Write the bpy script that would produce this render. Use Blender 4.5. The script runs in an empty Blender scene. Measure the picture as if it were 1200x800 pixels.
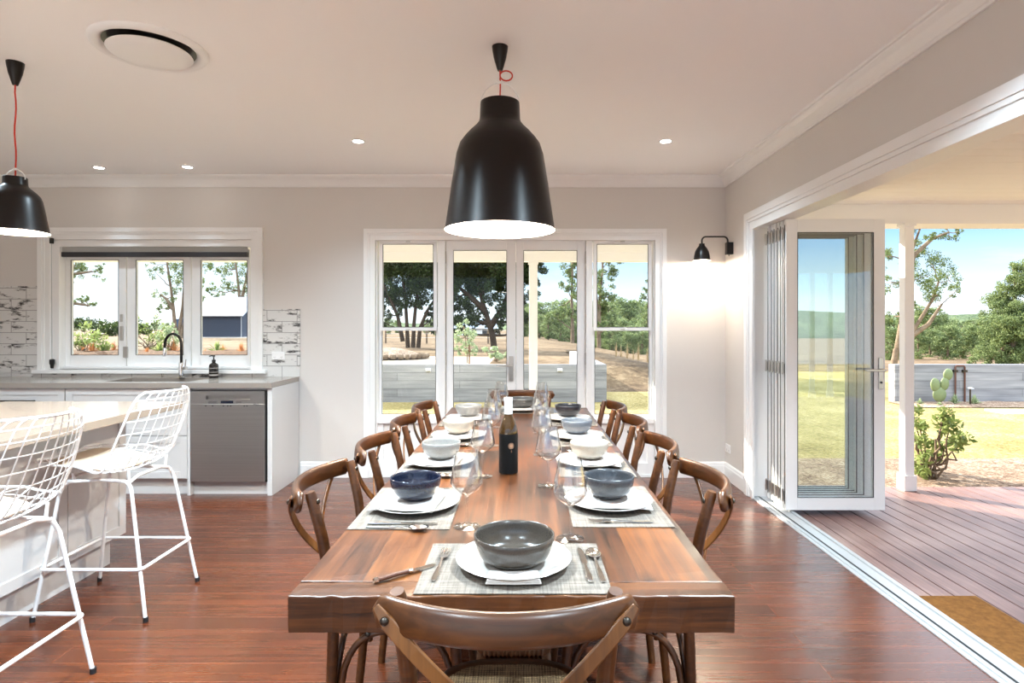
import bpy, math, random
from math import sin, cos, pi, radians, sqrt
from mathutils import Vector, Matrix, Quaternion, noise

random.seed(7)
SC = bpy.context.scene
COL = SC.collection
CAMZ = 1.358
F = 690.0
VX, VY = 612.0, 382.0

# ------------------------------------------------------------------ helpers
class MB:
    """collects geometry for ONE mesh object"""
    def __init__(s): s.v = []; s.f = []
    def add(s, vs, fs):
        b = len(s.v); s.v.extend(tuple(p) for p in vs)
        s.f.extend(tuple(b + i for i in f) for f in fs); return s
    def box(s, x0, x1, y0, y1, z0, z1):
        if x0 > x1: x0, x1 = x1, x0
        if y0 > y1: y0, y1 = y1, y0
        if z0 > z1: z0, z1 = z1, z0
        v = [(x0,y0,z0),(x1,y0,z0),(x1,y1,z0),(x0,y1,z0),(x0,y0,z1),(x1,y0,z1),(x1,y1,z1),(x0,y1,z1)]
        return s.add(v, [(0,3,2,1),(4,5,6,7),(0,1,5,4),(1,2,6,5),(2,3,7,6),(3,0,4,7)])
    def cyl(s, c, r, z0, z1, n=24, r2=None):
        r2 = r if r2 is None else r2
        return s.lathe([(0,z0),(r,z0),(r2,z1),(0,z1)], n, (c[0],c[1],0))
    def lathe(s, prof, n=32, c=(0,0,0), axis='Z'):
        vs = []; rows = []
        for r, z in prof:
            if r < 1e-6:
                rows.append([len(vs)]); vs.append((0,0,z))
            else:
                rows.append(list(range(len(vs), len(vs)+n)))
                vs += [(r*cos(2*pi*i/n), r*sin(2*pi*i/n), z) for i in range(n)]
        fs = []
        for a, b in zip(rows, rows[1:]):
            if len(a) == 1 and len(b) == 1: continue
            for i in range(n):
                j = (i+1) % n
                if len(a) == 1: fs.append((a[0], b[j], b[i]))
                elif len(b) == 1: fs.append((a[i], a[j], b[0]))
                else: fs.append((a[i], a[j], b[j], b[i]))
        if axis == 'Y': vs = [(x, z, -y) for x, y, z in vs]
        if axis == 'X': vs = [(z, x, y) for x, y, z in vs]
        return s.add([(x+c[0], y+c[1], z+c[2]) for x, y, z in vs], fs)
    def tube(s, pts, r, n=8, closed=False, caps=True):
        P = [Vector(p) for p in pts]; m = len(P)
        R = r if isinstance(r, (list, tuple)) else [r]*m
        T = []
        for i in range(m):
            if closed: t = P[(i+1) % m] - P[i-1]
            else: t = P[min(i+1, m-1)] - P[max(i-1, 0)]
            T.append(t.normalized() if t.length > 1e-9 else Vector((0,0,1)))
        up = Vector((0,0,1)) if abs(T[0].z) < .9 else Vector((1,0,0))
        u = T[0].cross(up).normalized(); vs = []
        for i in range(m):
            if i:
                q = T[i-1].rotation_difference(T[i]); u = q @ u
                u = (u - T[i]*u.dot(T[i])).normalized()
            w = T[i].cross(u)
            vs += [P[i] + (u*cos(2*pi*k/n) + w*sin(2*pi*k/n))*R[i] for k in range(n)]
        fs = []
        for i in range(m if closed else m-1):
            a, b = i*n, ((i+1) % m)*n
            for k in range(n):
                l = (k+1) % n; fs.append((a+k, a+l, b+l, b+k))
        if caps and not closed:
            fs.append(tuple(range(n-1, -1, -1))); fs.append(tuple((m-1)*n + k for k in range(n)))
        return s.add(vs, fs)
    def strip(s, pts, w, t, wdir, round_n=0):
        """rectangle section swept along pts; wdir = direction of the width (a vector or one per point)"""
        P = [Vector(p) for p in pts]; m = len(P); vs = []
        for i in range(m):
            tg = (P[min(i+1,m-1)] - P[max(i-1,0)]).normalized()
            wd = Vector(wdir[i] if isinstance(wdir, list) else wdir)
            wd = (wd - tg*wd.dot(tg)).normalized(); nd = tg.cross(wd)
            ww = w[i] if isinstance(w, list) else w
            h = min(t, ww)*.3
            for a, b in ((-ww/2+h,-t/2),(ww/2-h,-t/2),(ww/2,-t/2+h),(ww/2,t/2-h),(ww/2-h,t/2),(-ww/2+h,t/2),(-ww/2,t/2-h),(-ww/2,-t/2+h)):
                vs.append(P[i] + wd*a + nd*b)
        fs = []
        for i in range(m-1):
            for k in range(8):
                l = (k+1) % 8; fs.append((i*8+k, i*8+l, i*8+8+l, i*8+8+k))
        fs.append(tuple(range(7,-1,-1))); fs.append(tuple((m-1)*8+k for k in range(8)))
        return s.add(vs, fs)
    def prism(s, poly, a0, a1, axis='Y'):
        """polygon in the two other axes, extruded along axis"""
        n = len(poly)
        def P(p, a): return {'Y': (p[0], a, p[1]), 'X': (a, p[0], p[1]), 'Z': (p[0], p[1], a)}[axis]
        vs = [P(p, a0) for p in poly] + [P(p, a1) for p in poly]
        fs = [tuple(range(n-1,-1,-1)), tuple(range(n, 2*n))]
        fs += [(i, (i+1) % n, n+(i+1) % n, n+i) for i in range(n)]
        return s.add(vs, fs)
    def move(s, d, start=0):
        s.v[start:] = [(x+d[0], y+d[1], z+d[2]) for x, y, z in s.v[start:]]; return s
    def xf(s, M, start=0):
        s.v[start:] = [tuple(M @ Vector(p)) for p in s.v[start:]]; return s

def obj(name, mb, mat, parent=None, smooth=None, bevel=0, subsurf=0, solid=0):
    me = bpy.data.meshes.new(name); me.from_pydata(mb.v, [], mb.f)
    me.validate(); me.update()
    import bmesh
    bm = bmesh.new(); bm.from_mesh(me); bmesh.ops.recalc_face_normals(bm, faces=bm.faces); bm.to_mesh(me); bm.free()
    o = bpy.data.objects.new(name, me); COL.objects.link(o)
    if mat: me.materials.append(mat)
    if parent: o.parent = parent
    if smooth is not None:
        me.polygons.foreach_set('use_smooth', [True]*len(me.polygons))
        if smooth < 180: me.set_sharp_from_angle(angle=radians(smooth))
    if solid:
        m = o.modifiers.new('s', 'SOLIDIFY'); m.thickness = solid; m.offset = 0
    if bevel:
        m = o.modifiers.new('b', 'BEVEL'); m.width = bevel; m.segments = 2; m.limit_method = 'ANGLE'; m.angle_limit = radians(40)
    if subsurf:
        m = o.modifiers.new('ss', 'SUBSURF'); m.levels = subsurf; m.render_levels = subsurf
    return o
def tag(o, label=None, cat=None, group=None, kind=None):
    if label: o['label'] = label
    if cat: o['category'] = cat
    if group: o['group'] = group
    if kind: o['kind'] = kind
    return o
def thing(name, label, cat, loc=(0,0,0), rz=0, group=None):
    o = bpy.data.objects.new(name, None); COL.objects.link(o)
    o.empty_display_size = .05
    o.location = loc; o.rotation_euler = (0,0,rz)
    return tag(o, label, cat, group)
def dup(o, loc=None, rz=None, label=None, group=None, parent=None, scale=None):
    c = o.copy(); COL.objects.link(c)
    if parent is not None: c.parent = parent
    if loc is not None: c.location = loc
    if rz is not None: c.rotation_euler = (0,0,rz)
    if scale is not None: c.scale = scale if isinstance(scale, tuple) else (scale,)*3
    if label: c['label'] = label
    if group: c['group'] = group
    for ch in list(o.children): dup(ch, parent=c)
    return c
def struct(name, mb, mat, parent=None, label=None, cat=None, **k):
    o = obj(name, mb, mat, parent, **k)
    if parent is None:
        o['kind'] = 'structure'
        if label: o['label'] = label
        if cat: o['category'] = cat
    return o

# ------------------------------------------------------------------ materials
def srgb(r, g, b):
    def c(x):
        x /= 255.0
        return x/12.92 if x <= .04045 else ((x+.055)/1.055)**2.4
    return (c(r), c(g), c(b), 1)
def newmat(name):
    m = bpy.data.materials.new(name); m.use_nodes = True
    nt = m.node_tree; b = nt.nodes['Principled BSDF']
    return m, nt, b
def N(nt, t, **kw):
    n = nt.nodes.new(t)
    for k, v in kw.items():
        if k in n.inputs: n.inputs[k].default_value = v
        else: setattr(n, k, v)
    return n
def L(nt, a, b): nt.links.new(a, b)
def mat(name, col, rough=.5, metal=0, spec=.5, coat=0, bump=0, bscale=200, vary=0, vscale=5):
    m, nt, b = newmat(name)
    b.inputs['Base Color'].default_value = col
    b.inputs['Roughness'].default_value = rough; b.inputs['Metallic'].default_value = metal
    b.inputs['Specular IOR Level'].default_value = spec; b.inputs['Coat Weight'].default_value = coat
    tc = N(nt, 'ShaderNodeTexCoord')
    if vary:
        nz = N(nt, 'ShaderNodeTexNoise', Scale=vscale, Detail=4.0)
        L(nt, tc.outputs['Object'], nz.inputs['Vector'])
        mx = N(nt, 'ShaderNodeMix', data_type='RGBA')
        L(nt, nz.outputs['Fac'], mx.inputs['Factor'])
        mx.inputs[6].default_value = tuple(c*(1-vary) for c in col[:3]) + (1,)
        mx.inputs[7].default_value = tuple(min(1, c*(1+vary)) for c in col[:3]) + (1,)
        L(nt, mx.outputs[2], b.inputs['Base Color'])
    if bump:
        nz = N(nt, 'ShaderNodeTexNoise', Scale=bscale, Detail=3.0)
        L(nt, tc.outputs['Object'], nz.inputs['Vector'])
        bp = N(nt, 'ShaderNodeBump', Strength=bump, Distance=.002)
        L(nt, nz.outputs['Fac'], bp.inputs['Height']); L(nt, bp.outputs['Normal'], b.inputs['Normal'])
    return m
def emit(name, col, s):
    m, nt, b = newmat(name)
    b.inputs['Base Color'].default_value = col
    b.inputs['Emission Color'].default_value = col; b.inputs['Emission Strength'].default_value = s
    return m
def ramp(nt, stops, src):
    r = N(nt, 'ShaderNodeValToRGB')
    e = r.color_ramp.elements
    while len(e) < len(stops): e.new(.5)
    for el, (p, c) in zip(e, stops): el.position = p; el.color = c
    L(nt, src, r.inputs['Fac']); return r
def wood(name, c_dark, c_mid, c_lite, along='Y', plank=None, length=2.0, rough=.35, grain=1.0, knots=False, gap=.0015, bump=.15, gapcol=(.02,.01,.006,1), coat=0, rough_var=.08, offs=(0,0,0), tone=.22, spread=.14):
    """wood with grain along an axis; plank = board width across"""
    m, nt, b = newmat(name)
    tc = N(nt, 'ShaderNodeTexCoord'); mp = N(nt, 'ShaderNodeMapping')
    L(nt, tc.outputs['Object'], mp.inputs['Vector'])
    mp.inputs['Location'].default_value = offs
    if along == 'Y': mp.inputs['Rotation'].default_value = (0,0,radians(90))
    if along == 'Z': mp.inputs['Rotation'].default_value = (0,radians(90),0)
    vec = mp.outputs['Vector']                      # grain now runs along X
    brick = None
    if plank:
        brick = N(nt, 'ShaderNodeTexBrick', Scale=1.0)
        brick.inputs['Brick Width'].default_value = length; brick.inputs['Row Height'].default_value = plank
        brick.inputs['Mortar Size'].default_value = gap; brick.inputs['Mortar Smooth'].default_value = 0
        brick.inputs['Color1'].default_value = (0,0,0,1); brick.inputs['Color2'].default_value = (1,1,1,1); brick.inputs['Mortar'].default_value = (.5,.5,.5,1)
        brick.offset = .37
        L(nt, vec, brick.inputs['Vector'])
        ad = N(nt, 'ShaderNodeVectorMath', operation='MULTIPLY_ADD')
        L(nt, brick.outputs['Color'], ad.inputs[0]); ad.inputs[1].default_value = (7.3,3.1,5.7); L(nt, vec, ad.inputs[2])
        vec = ad.outputs[0]
    sc = N(nt, 'ShaderNodeMapping'); sc.inputs['Scale'].default_value = (1.6*grain, 40*grain, 40*grain)
    L(nt, vec, sc.inputs['Vector'])
    nz = N(nt, 'ShaderNodeTexNoise', Scale=1.6, Detail=7.0, Roughness=.62, Distortion=.6)
    L(nt, sc.outputs['Vector'], nz.inputs['Vector'])
    big = N(nt, 'ShaderNodeTexNoise', Scale=2.2, Detail=3.0); L(nt, vec, big.inputs['Vector'])
    av = N(nt, 'ShaderNodeMath', operation='MULTIPLY_ADD'); L(nt, big.outputs['Fac'], av.inputs[0]); av.inputs[1].default_value = .5
    ha = N(nt, 'ShaderNodeMath', operation='MULTIPLY'); L(nt, nz.outputs['Fac'], ha.inputs[0]); ha.inputs[1].default_value = .5
    L(nt, ha.outputs[0], av.inputs[2])
    val = av.outputs[0]
    if brick:
        s2 = N(nt, 'ShaderNodeMath', operation='MULTIPLY_ADD'); L(nt, brick.outputs['Color'], s2.inputs[0]); s2.inputs[1].default_value = tone
        sb = N(nt, 'ShaderNodeMath', operation='SUBTRACT'); L(nt, val, sb.inputs[0]); sb.inputs[1].default_value = tone/2
        L(nt, sb.outputs[0], s2.inputs[2]); val = s2.outputs[0]
    r = ramp(nt, [(.5-spread, c_dark), (.5, c_mid), (.5+spread, c_lite)], val)
    colr = r.outputs['Color']
    if knots:
        kv = N(nt, 'ShaderNodeMapping'); kv.inputs['Scale'].default_value = (2.2, 7, 7); L(nt, vec, kv.inputs['Vector'])
        vo = N(nt, 'ShaderNodeTexVoronoi', Scale=1.0); L(nt, kv.outputs['Vector'], vo.inputs['Vector'])
        kr = ramp(nt, [(.05, (1,1,1,1)), (.2, (0,0,0,1))], vo.outputs['Distance'])
        km = N(nt, 'ShaderNodeMix', data_type='RGBA'); L(nt, kr.outputs['Color'], km.inputs['Factor'])
        L(nt, colr, km.inputs[6]); km.inputs[7].default_value = tuple(c*.28 for c in c_dark[:3]) + (1,)
        colr = km.outputs[2]
    if brick:
        gm = N(nt, 'ShaderNodeMix', data_type='RGBA'); L(nt, brick.outputs['Fac'], gm.inputs['Factor'])
        L(nt, colr, gm.inputs[6]); gm.inputs[7].default_value = gapcol; colr = gm.outputs[2]
    L(nt, colr, b.inputs['Base Color'])
    rr = N(nt, 'ShaderNodeMath', operation='MULTIPLY_ADD'); L(nt, nz.outputs['Fac'], rr.inputs[0]); rr.inputs[1].default_value = rough_var*2; rr.inputs[2].default_value = rough - rough_var
    L(nt, rr.outputs[0], b.inputs['Roughness'])
    b.inputs['Coat Weight'].default_value = coat; b.inputs['Coat Roughness'].default_value = .2
    bp = N(nt, 'ShaderNodeBump', Strength=bump, Distance=.002)
    if brick:
        iv = N(nt, 'ShaderNodeMath', operation='MULTIPLY_ADD'); L(nt, brick.outputs['Fac'], iv.inputs[0]); iv.inputs[1].default_value = -1.2; L(nt, nz.outputs['Fac'], iv.inputs[2])
        L(nt, iv.outputs[0], bp.inputs['Height'])
    else: L(nt, nz.outputs['Fac'], bp.inputs['Height'])
    L(nt, bp.outputs['Normal'], b.inputs['Normal'])
    return m
def thin_glass(name, tint=(.97,.985,.98,1), ior=1.5, rough=0.0, boost=1.0, power=5.0):
    m, nt, b = newmat(name); nt.nodes.remove(b)
    out = nt.nodes['Material Output']
    tr = N(nt, 'ShaderNodeBsdfTransparent', Color=tint); gl = N(nt, 'ShaderNodeBsdfGlossy', Roughness=rough)
    lw = N(nt, 'ShaderNodeLayerWeight', Blend=.5); pw = N(nt, 'ShaderNodeMath', operation='POWER'); pw.inputs[1].default_value = power; L(nt, lw.outputs['Facing'], pw.inputs[0])
    f0 = ((ior-1)/(ior+1))**2
    mu = N(nt, 'ShaderNodeMath', operation='MULTIPLY_ADD', use_clamp=True); mu.inputs[1].default_value = (1-f0)*min(1, boost); mu.inputs[2].default_value = f0*boost
    L(nt, pw.outputs[0], mu.inputs[0])
    mx = N(nt, 'ShaderNodeMixShader'); L(nt, mu.outputs[0], mx.inputs[0]); L(nt, tr.outputs[0], mx.inputs[1]); L(nt, gl.outputs[0], mx.inputs[2])
    L(nt, mx.outputs[0], out.inputs['Surface'])
    return m
def leafmat(name, c1, c2, trans=.35):
    m, nt, b = newmat(name)
    out = nt.nodes['Material Output']
    oi = N(nt, 'ShaderNodeNewGeometry')
    nz = N(nt, 'ShaderNodeTexNoise', Scale=1.3, Detail=5.0); tc = N(nt, 'ShaderNodeTexCoord'); L(nt, tc.outputs['Object'], nz.inputs['Vector'])
    ad = N(nt, 'ShaderNodeMath', operation='MULTIPLY_ADD'); L(nt, oi.outputs['Random Per Island'], ad.inputs[0]); ad.inputs[1].default_value = .5
    h = N(nt, 'ShaderNodeMath', operation='MULTIPLY'); L(nt, nz.outputs['Fac'], h.inputs[0]); h.inputs[1].default_value = .5; L(nt, h.outputs[0], ad.inputs[2])
    r = ramp(nt, [(.2, c1), (.8, c2)], ad.outputs[0])
    L(nt, r.outputs['Color'], b.inputs['Base Color']); b.inputs['Roughness'].default_value = .55; b.inputs['Specular IOR Level'].default_value = .3
    tl = N(nt, 'ShaderNodeBsdfTranslucent'); L(nt, r.outputs['Color'], tl.inputs['Color'])
    mx = N(nt, 'ShaderNodeMixShader'); mx.inputs[0].default_value = trans
    L(nt, b.outputs[0], mx.inputs[1]); L(nt, tl.outputs[0], mx.inputs[2]); L(nt, mx.outputs[0], out.inputs['Surface'])
    return m
def ground(name, stops, scale=3, fine=60, bump=.6, dist=.02, rough=.95, mixf=.5):
    m, nt, b = newmat(name)
    tc = N(nt, 'ShaderNodeTexCoord')
    n1 = N(nt, 'ShaderNodeTexNoise', Scale=float(scale), Detail=5.0); L(nt, tc.outputs['Object'], n1.inputs['Vector'])
    n2 = N(nt, 'ShaderNodeTexNoise', Scale=float(fine), Detail=5.0, Roughness=.7); L(nt, tc.outputs['Object'], n2.inputs['Vector'])
    a = N(nt, 'ShaderNodeMath', operation='MULTIPLY'); L(nt, n1.outputs['Fac'], a.inputs[0]); a.inputs[1].default_value = 1-mixf
    c = N(nt, 'ShaderNodeMath', operation='MULTIPLY_ADD'); L(nt, n2.outputs['Fac'], c.inputs[0]); c.inputs[1].default_value = mixf; L(nt, a.outputs[0], c.inputs[2])
    r = ramp(nt, stops, c.outputs[0]); L(nt, r.outputs['Color'], b.inputs['Base Color'])
    b.inputs['Roughness'].default_value = rough; b.inputs['Specular IOR Level'].default_value = .15
    bp = N(nt, 'ShaderNodeBump', Strength=bump, Distance=dist); L(nt, n2.outputs['Fac'], bp.inputs['Height']); L(nt, bp.outputs['Normal'], b.inputs['Normal'])
    return m
def speckle(name, base, spot, rough=.25, amount=.36, scale=420):
    m, nt, b = newmat(name)
    tc = N(nt, 'ShaderNodeTexCoord'); vo = N(nt, 'ShaderNodeTexNoise', Scale=float(scale), Detail=2.0); L(nt, tc.outputs['Object'], vo.inputs['Vector'])
    r = ramp(nt, [(amount, spot), (amount+.07, base)], vo.outputs['Fac'])
    L(nt, r.outputs['Color'], b.inputs['Base Color']); b.inputs['Roughness'].default_value = rough; b.inputs['Coat Weight'].default_value = .4; b.inputs['Coat Roughness'].default_value = .1
    return m

M = {}
M['wall'] = mat('wall_paint', srgb(213,209,205), .85, bump=.05, bscale=300)
M['ceil'] = mat('ceiling_paint', srgb(249,249,249), .9)
M['white'] = mat('white_gloss_paint', srgb(238,238,238), .35)
M['white_cab'] = mat('white_cabinet', srgb(208,208,208), .35)
M['white_metal'] = mat('white_powder_coat', srgb(236,236,236), .3)
M['alu'] = mat('pale_aluminium', srgb(176,178,181), .4, metal=.2)
M['cream'] = mat('cream_exterior_paint', srgb(245,243,242), .6)
M['black'] = mat('black_metal', srgb(18,16,16), .3)
M['black_gloss'] = mat('black_gloss_enamel', srgb(20,13,10), .34, spec=.3)
M['rubber'] = mat('black_rubber', srgb(22,22,24), .6)
M['dark_grey'] = mat('dark_grey', srgb(52,52,56), .5)
M['chrome'] = mat('chrome', (.85,.85,.87,1), .08, metal=1)
M['nickel'] = mat('satin_nickel', (.55,.53,.5,1), .28, metal=1)
M['silver'] = mat('polished_cutlery', (.8,.78,.74,1), .12, metal=1)
M['bronze'] = mat('dark_bronze_bolt', (.07,.06,.05,1), .35, metal=1)
M['red'] = mat('red_fabric_cord', srgb(196,48,28), .6)
M['shade_in'] = mat('white_shade_lining', srgb(250,249,246), .6)
M['bulb'] = emit('glowing_bulb', (1,.9,.76,1), 12)
M['down'] = emit('downlight_lens', (1,.97,.92,1), 9)
M['glass'] = thin_glass('window_glass', (.97,.985,.98,1), 1.45, boost=.32)
M['wine_glass'] = thin_glass('crystal_glass', (.985,.99,.99,1), 1.5, boost=2.6, rough=.015, power=2.6)
M['door_glass'] = thin_glass('door_glass', (.93,.95,.95,1), 1.5, boost=3.0)
M['plate'] = mat('white_porcelain', srgb(182,176,169), .18, coat=.3)
M['plate_in'] = mat('grey_white_porcelain', srgb(222,219,214), .16, coat=.3)
M['napkin'] = mat('white_linen', srgb(208,201,196), .9, bump=.3, bscale=500)
M['chair'] = wood('chair_walnut', srgb(46,24,8), srgb(76,41,15), srgb(102,60,25), along='X', rough=.36, grain=.7, bump=.05, coat=.1)
M['strap'] = wood('chair_strap_wood', srgb(64,37,14), srgb(98,58,24), srgb(124,79,37), along='Z', rough=.34, grain=.7, bump=.05, coat=.2)
M['floor'] = wood('jarrah_floor', srgb(60,26,10), srgb(84,39,17), srgb(103,52,24), along='X', plank=.125, length=1.9, rough=.27, bump=.04, gap=.0012, gapcol=srgb(128,72,48), rough_var=.04, coat=.2, grain=.4, tone=.14, spread=.24)
M['deck'] = wood('merbau_deck', srgb(98,72,68), srgb(130,100,94), srgb(156,128,120), along='Y', rough=.5, bump=.2)
M['table'] = wood('rustic_table_top', srgb(30,14,4), srgb(84,43,14), srgb(116,67,27), along='Y', plank=.162, length=7.0, rough=.34, knots=True, bump=.3, gap=.0011, gapcol=srgb(66,38,22), offs=(0,.025,0), tone=.2, grain=.8, coat=.2)
M['table_end'] = wood('table_breadboard_end', srgb(30,15,4), srgb(78,41,13), srgb(106,61,23), along='X', rough=.36, bump=.3)
M['trestle'] = wood('table_trestle_wood', srgb(74,46,26), srgb(108,74,46), srgb(136,100,68), along='Z', rough=.5, bump=.3)
M['stone'] = mat('grey_stone_top', srgb(150,142,134), .22, bump=.02, vary=.05, vscale=60, coat=.2)
M['island_top'] = mat('taupe_stone_top', srgb(150,134,120), .22, vary=.05, vscale=40, coat=.2)
M['tan_pad'] = mat('tan_leather_pad', srgb(196,176,154), .5)
M['bark'] = ground('gum_bark', [(.3, srgb(74,60,48)), (.7, srgb(150,132,112))], 2, 12, .6, .03)
M['bark_dark'] = ground('dark_bark', [(.3, srgb(38,30,24)), (.7, srgb(84,68,54))], 2, 12, .6, .03)
M['leaf_dark'] = leafmat('dark_green_leaves', srgb(26,38,20), srgb(70,86,40))
M['leaf_gum'] = leafmat('gum_leaves', srgb(62,82,46), srgb(132,146,88))
M['leaf_for'] = leafmat('forest_leaves', srgb(74,94,58), srgb(140,154,100))
M['leaf_bush'] = leafmat('bright_bush_leaves', srgb(84,106,52), srgb(168,180,110))
M['leaf_pale'] = leafmat('pale_grey_leaves', srgb(126,146,108), srgb(190,200,160))
M['leaf_orange'] = leafmat('orange_grass', srgb(176,110,64), srgb(218,160,104))
M['leaf_straw'] = leafmat('straw_grass', srgb(170,140,98), srgb(206,182,140))
M['succulent'] = mat('succulent_green', srgb(120,140,92), .5, vary=.25, vscale=14)
M['cactus'] = mat('cactus_green', srgb(108,122,82), .55, vary=.2, vscale=30, bump=.6, bscale=60)
M['lawn'] = ground('sunny_lawn', [(.34, srgb(104,96,56)), (.5, srgb(166,149,96)), (.64, srgb(202,184,138))], 1.2, 26, 1, .05, mixf=.7)
M['paddock'] = ground('dry_paddock', [(.36, srgb(68,54,41)), (.5, srgb(106,88,68)), (.64, srgb(138,120,96))], .5, 5, .8, .08, mixf=.55)
M['mulch'] = ground('bark_mulch', [(.36, srgb(92,72,58)), (.5, srgb(164,140,120)), (.63, srgb(212,194,174))], 6, 34, 1, .05, mixf=.75)
M['soil'] = ground('garden_soil', [(.35, srgb(48,33,24)), (.5, srgb(88,64,47)), (.66, srgb(126,98,74))], 3, 16, 1, .05, mixf=.7)
M['gravel'] = ground('pale_gravel', [(.3, srgb(160,144,124)), (.7, srgb(200,186,168))], 3, 40, .5, .02)
M['path'] = mat('pale_paver', srgb(226,216,206), .8, vary=.06, vscale=4)
M['hill'] = ground('wooded_hill', [(.35, srgb(66,84,62)), (.65, srgb(120,134,100))], .12, .6, 1, 1.5)
M['coir'] = ground('coir_mat_fibre', [(.3, srgb(104,66,30)), (.7, srgb(158,110,58))], 40, 400, 1, .006)
M['roof_metal'] = mat('pale_corrugated_roof', srgb(140,154,172), .45, metal=.3)
M['shed_wall'] = mat('dark_blue_shed_cladding', srgb(60,68,84), .6)
M['tank'] = mat('blue_tank', srgb(58,84,118), .5)
M['steel_rust'] = mat('rusty_pipe', srgb(92,58,44), .7)

def concrete():
    m, nt, b = newmat('board_formed_concrete')
    tc = N(nt, 'ShaderNodeTexCoord'); mp = N(nt, 'ShaderNodeMapping'); L(nt, tc.outputs['Object'], mp.inputs['Vector'])
    mp.inputs['Rotation'].default_value = (radians(90),0,0)
    br = N(nt, 'ShaderNodeTexBrick', Scale=1.0); br.inputs['Brick Width'].default_value = 2.4; br.inputs['Row Height'].default_value = .155
    br.inputs['Mortar Size'].default_value = .006; br.inputs['Color1'].default_value = (.2,.2,.2,1); br.inputs['Color2'].default_value = (1,1,1,1); br.inputs['Mortar'].default_value = (0,0,0,1)
    L(nt, mp.outputs[0], br.inputs['Vector'])
    st = N(nt, 'ShaderNodeMapping'); st.inputs['Scale'].default_value = (1,12,12); L(nt, tc.outputs['Object'], st.inputs['Vector'])
    nz = N(nt, 'ShaderNodeTexNoise', Scale=1.5, Detail=5.0); L(nt, st.outputs[0], nz.inputs['Vector'])
    mx = N(nt, 'ShaderNodeMath', operation='MULTIPLY_ADD'); L(nt, br.outputs['Color'], mx.inputs[0]); mx.inputs[1].default_value = .3
    h = N(nt, 'ShaderNodeMath', operation='MULTIPLY'); L(nt, nz.outputs['Fac'], h.inputs[0]); h.inputs[1].default_value = .7; L(nt, h.outputs[0], mx.inputs[2])
    r = ramp(nt, [(.15, srgb(84,84,87)), (.5, srgb(132,133,136)), (.85, srgb(166,166,166))], mx.outputs[0]); L(nt, r.outputs[0], b.inputs['Base Color'])
    b.inputs['Roughness'].default_value = .85
    bp = N(nt, 'ShaderNodeBump', Strength=.4, Distance=.01); L(nt, mx.outputs[0], bp.inputs['Height']); L(nt, bp.outputs[0], b.inputs['Normal'])
    return m
M['concrete'] = concrete()
def tiles():
    m, nt, b = newmat('distressed_white_tile')
    tc = N(nt, 'ShaderNodeTexCoord'); mp = N(nt, 'ShaderNodeMapping'); L(nt, tc.outputs['Object'], mp.inputs['Vector'])
    mp.inputs['Rotation'].default_value = (radians(90),0,0); mp.inputs['Location'].default_value = (.13,0,.012)
    br = N(nt, 'ShaderNodeTexBrick', Scale=1.0); br.inputs['Brick Width'].default_value = .27; br.inputs['Row Height'].default_value = .1
    br.inputs['Mortar Size'].default_value = .003; br.inputs['Color1'].default_value = (0,0,0,1); br.inputs['Color2'].default_value = (1,1,1,1); br.inputs['Mortar'].default_value = (.5,.5,.5,1)
    L(nt, mp.outputs[0], br.inputs['Vector'])
    ad = N(nt, 'ShaderNodeVectorMath', operation='MULTIPLY_ADD'); L(nt, br.outputs['Color'], ad.inputs[0]); ad.inputs[1].default_value = (9.1,4.3,6.7); L(nt, tc.outputs['Object'], ad.inputs[2])
    st = N(nt, 'ShaderNodeMapping'); st.inputs['Scale'].default_value = (5,5,15); L(nt, ad.outputs[0], st.inputs['Vector'])
    nz = N(nt, 'ShaderNodeTexNoise', Scale=1.1, Detail=8.0, Roughness=.68); L(nt, st.outputs[0], nz.inputs['Vector'])
    r = ramp(nt, [(.37, srgb(40,38,38)), (.41, srgb(150,148,146)), (.455, srgb(214,213,211))], nz.outputs['Fac'])
    gm = N(nt, 'ShaderNodeMix', data_type='RGBA'); L(nt, br.outputs['Fac'], gm.inputs['Factor']); L(nt, r.outputs[0], gm.inputs[6]); gm.inputs[7].default_value = srgb(150,148,146)
    L(nt, gm.outputs[2], b.inputs['Base Color']); b.inputs['Roughness'].default_value = .3
    bp = N(nt, 'ShaderNodeBump', Strength=.4, Distance=.003, invert=True); L(nt, br.outputs['Fac'], bp.inputs['Height']); L(nt, bp.outputs[0], b.inputs['Normal'])
    return m
M['tile'] = tiles()
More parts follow.
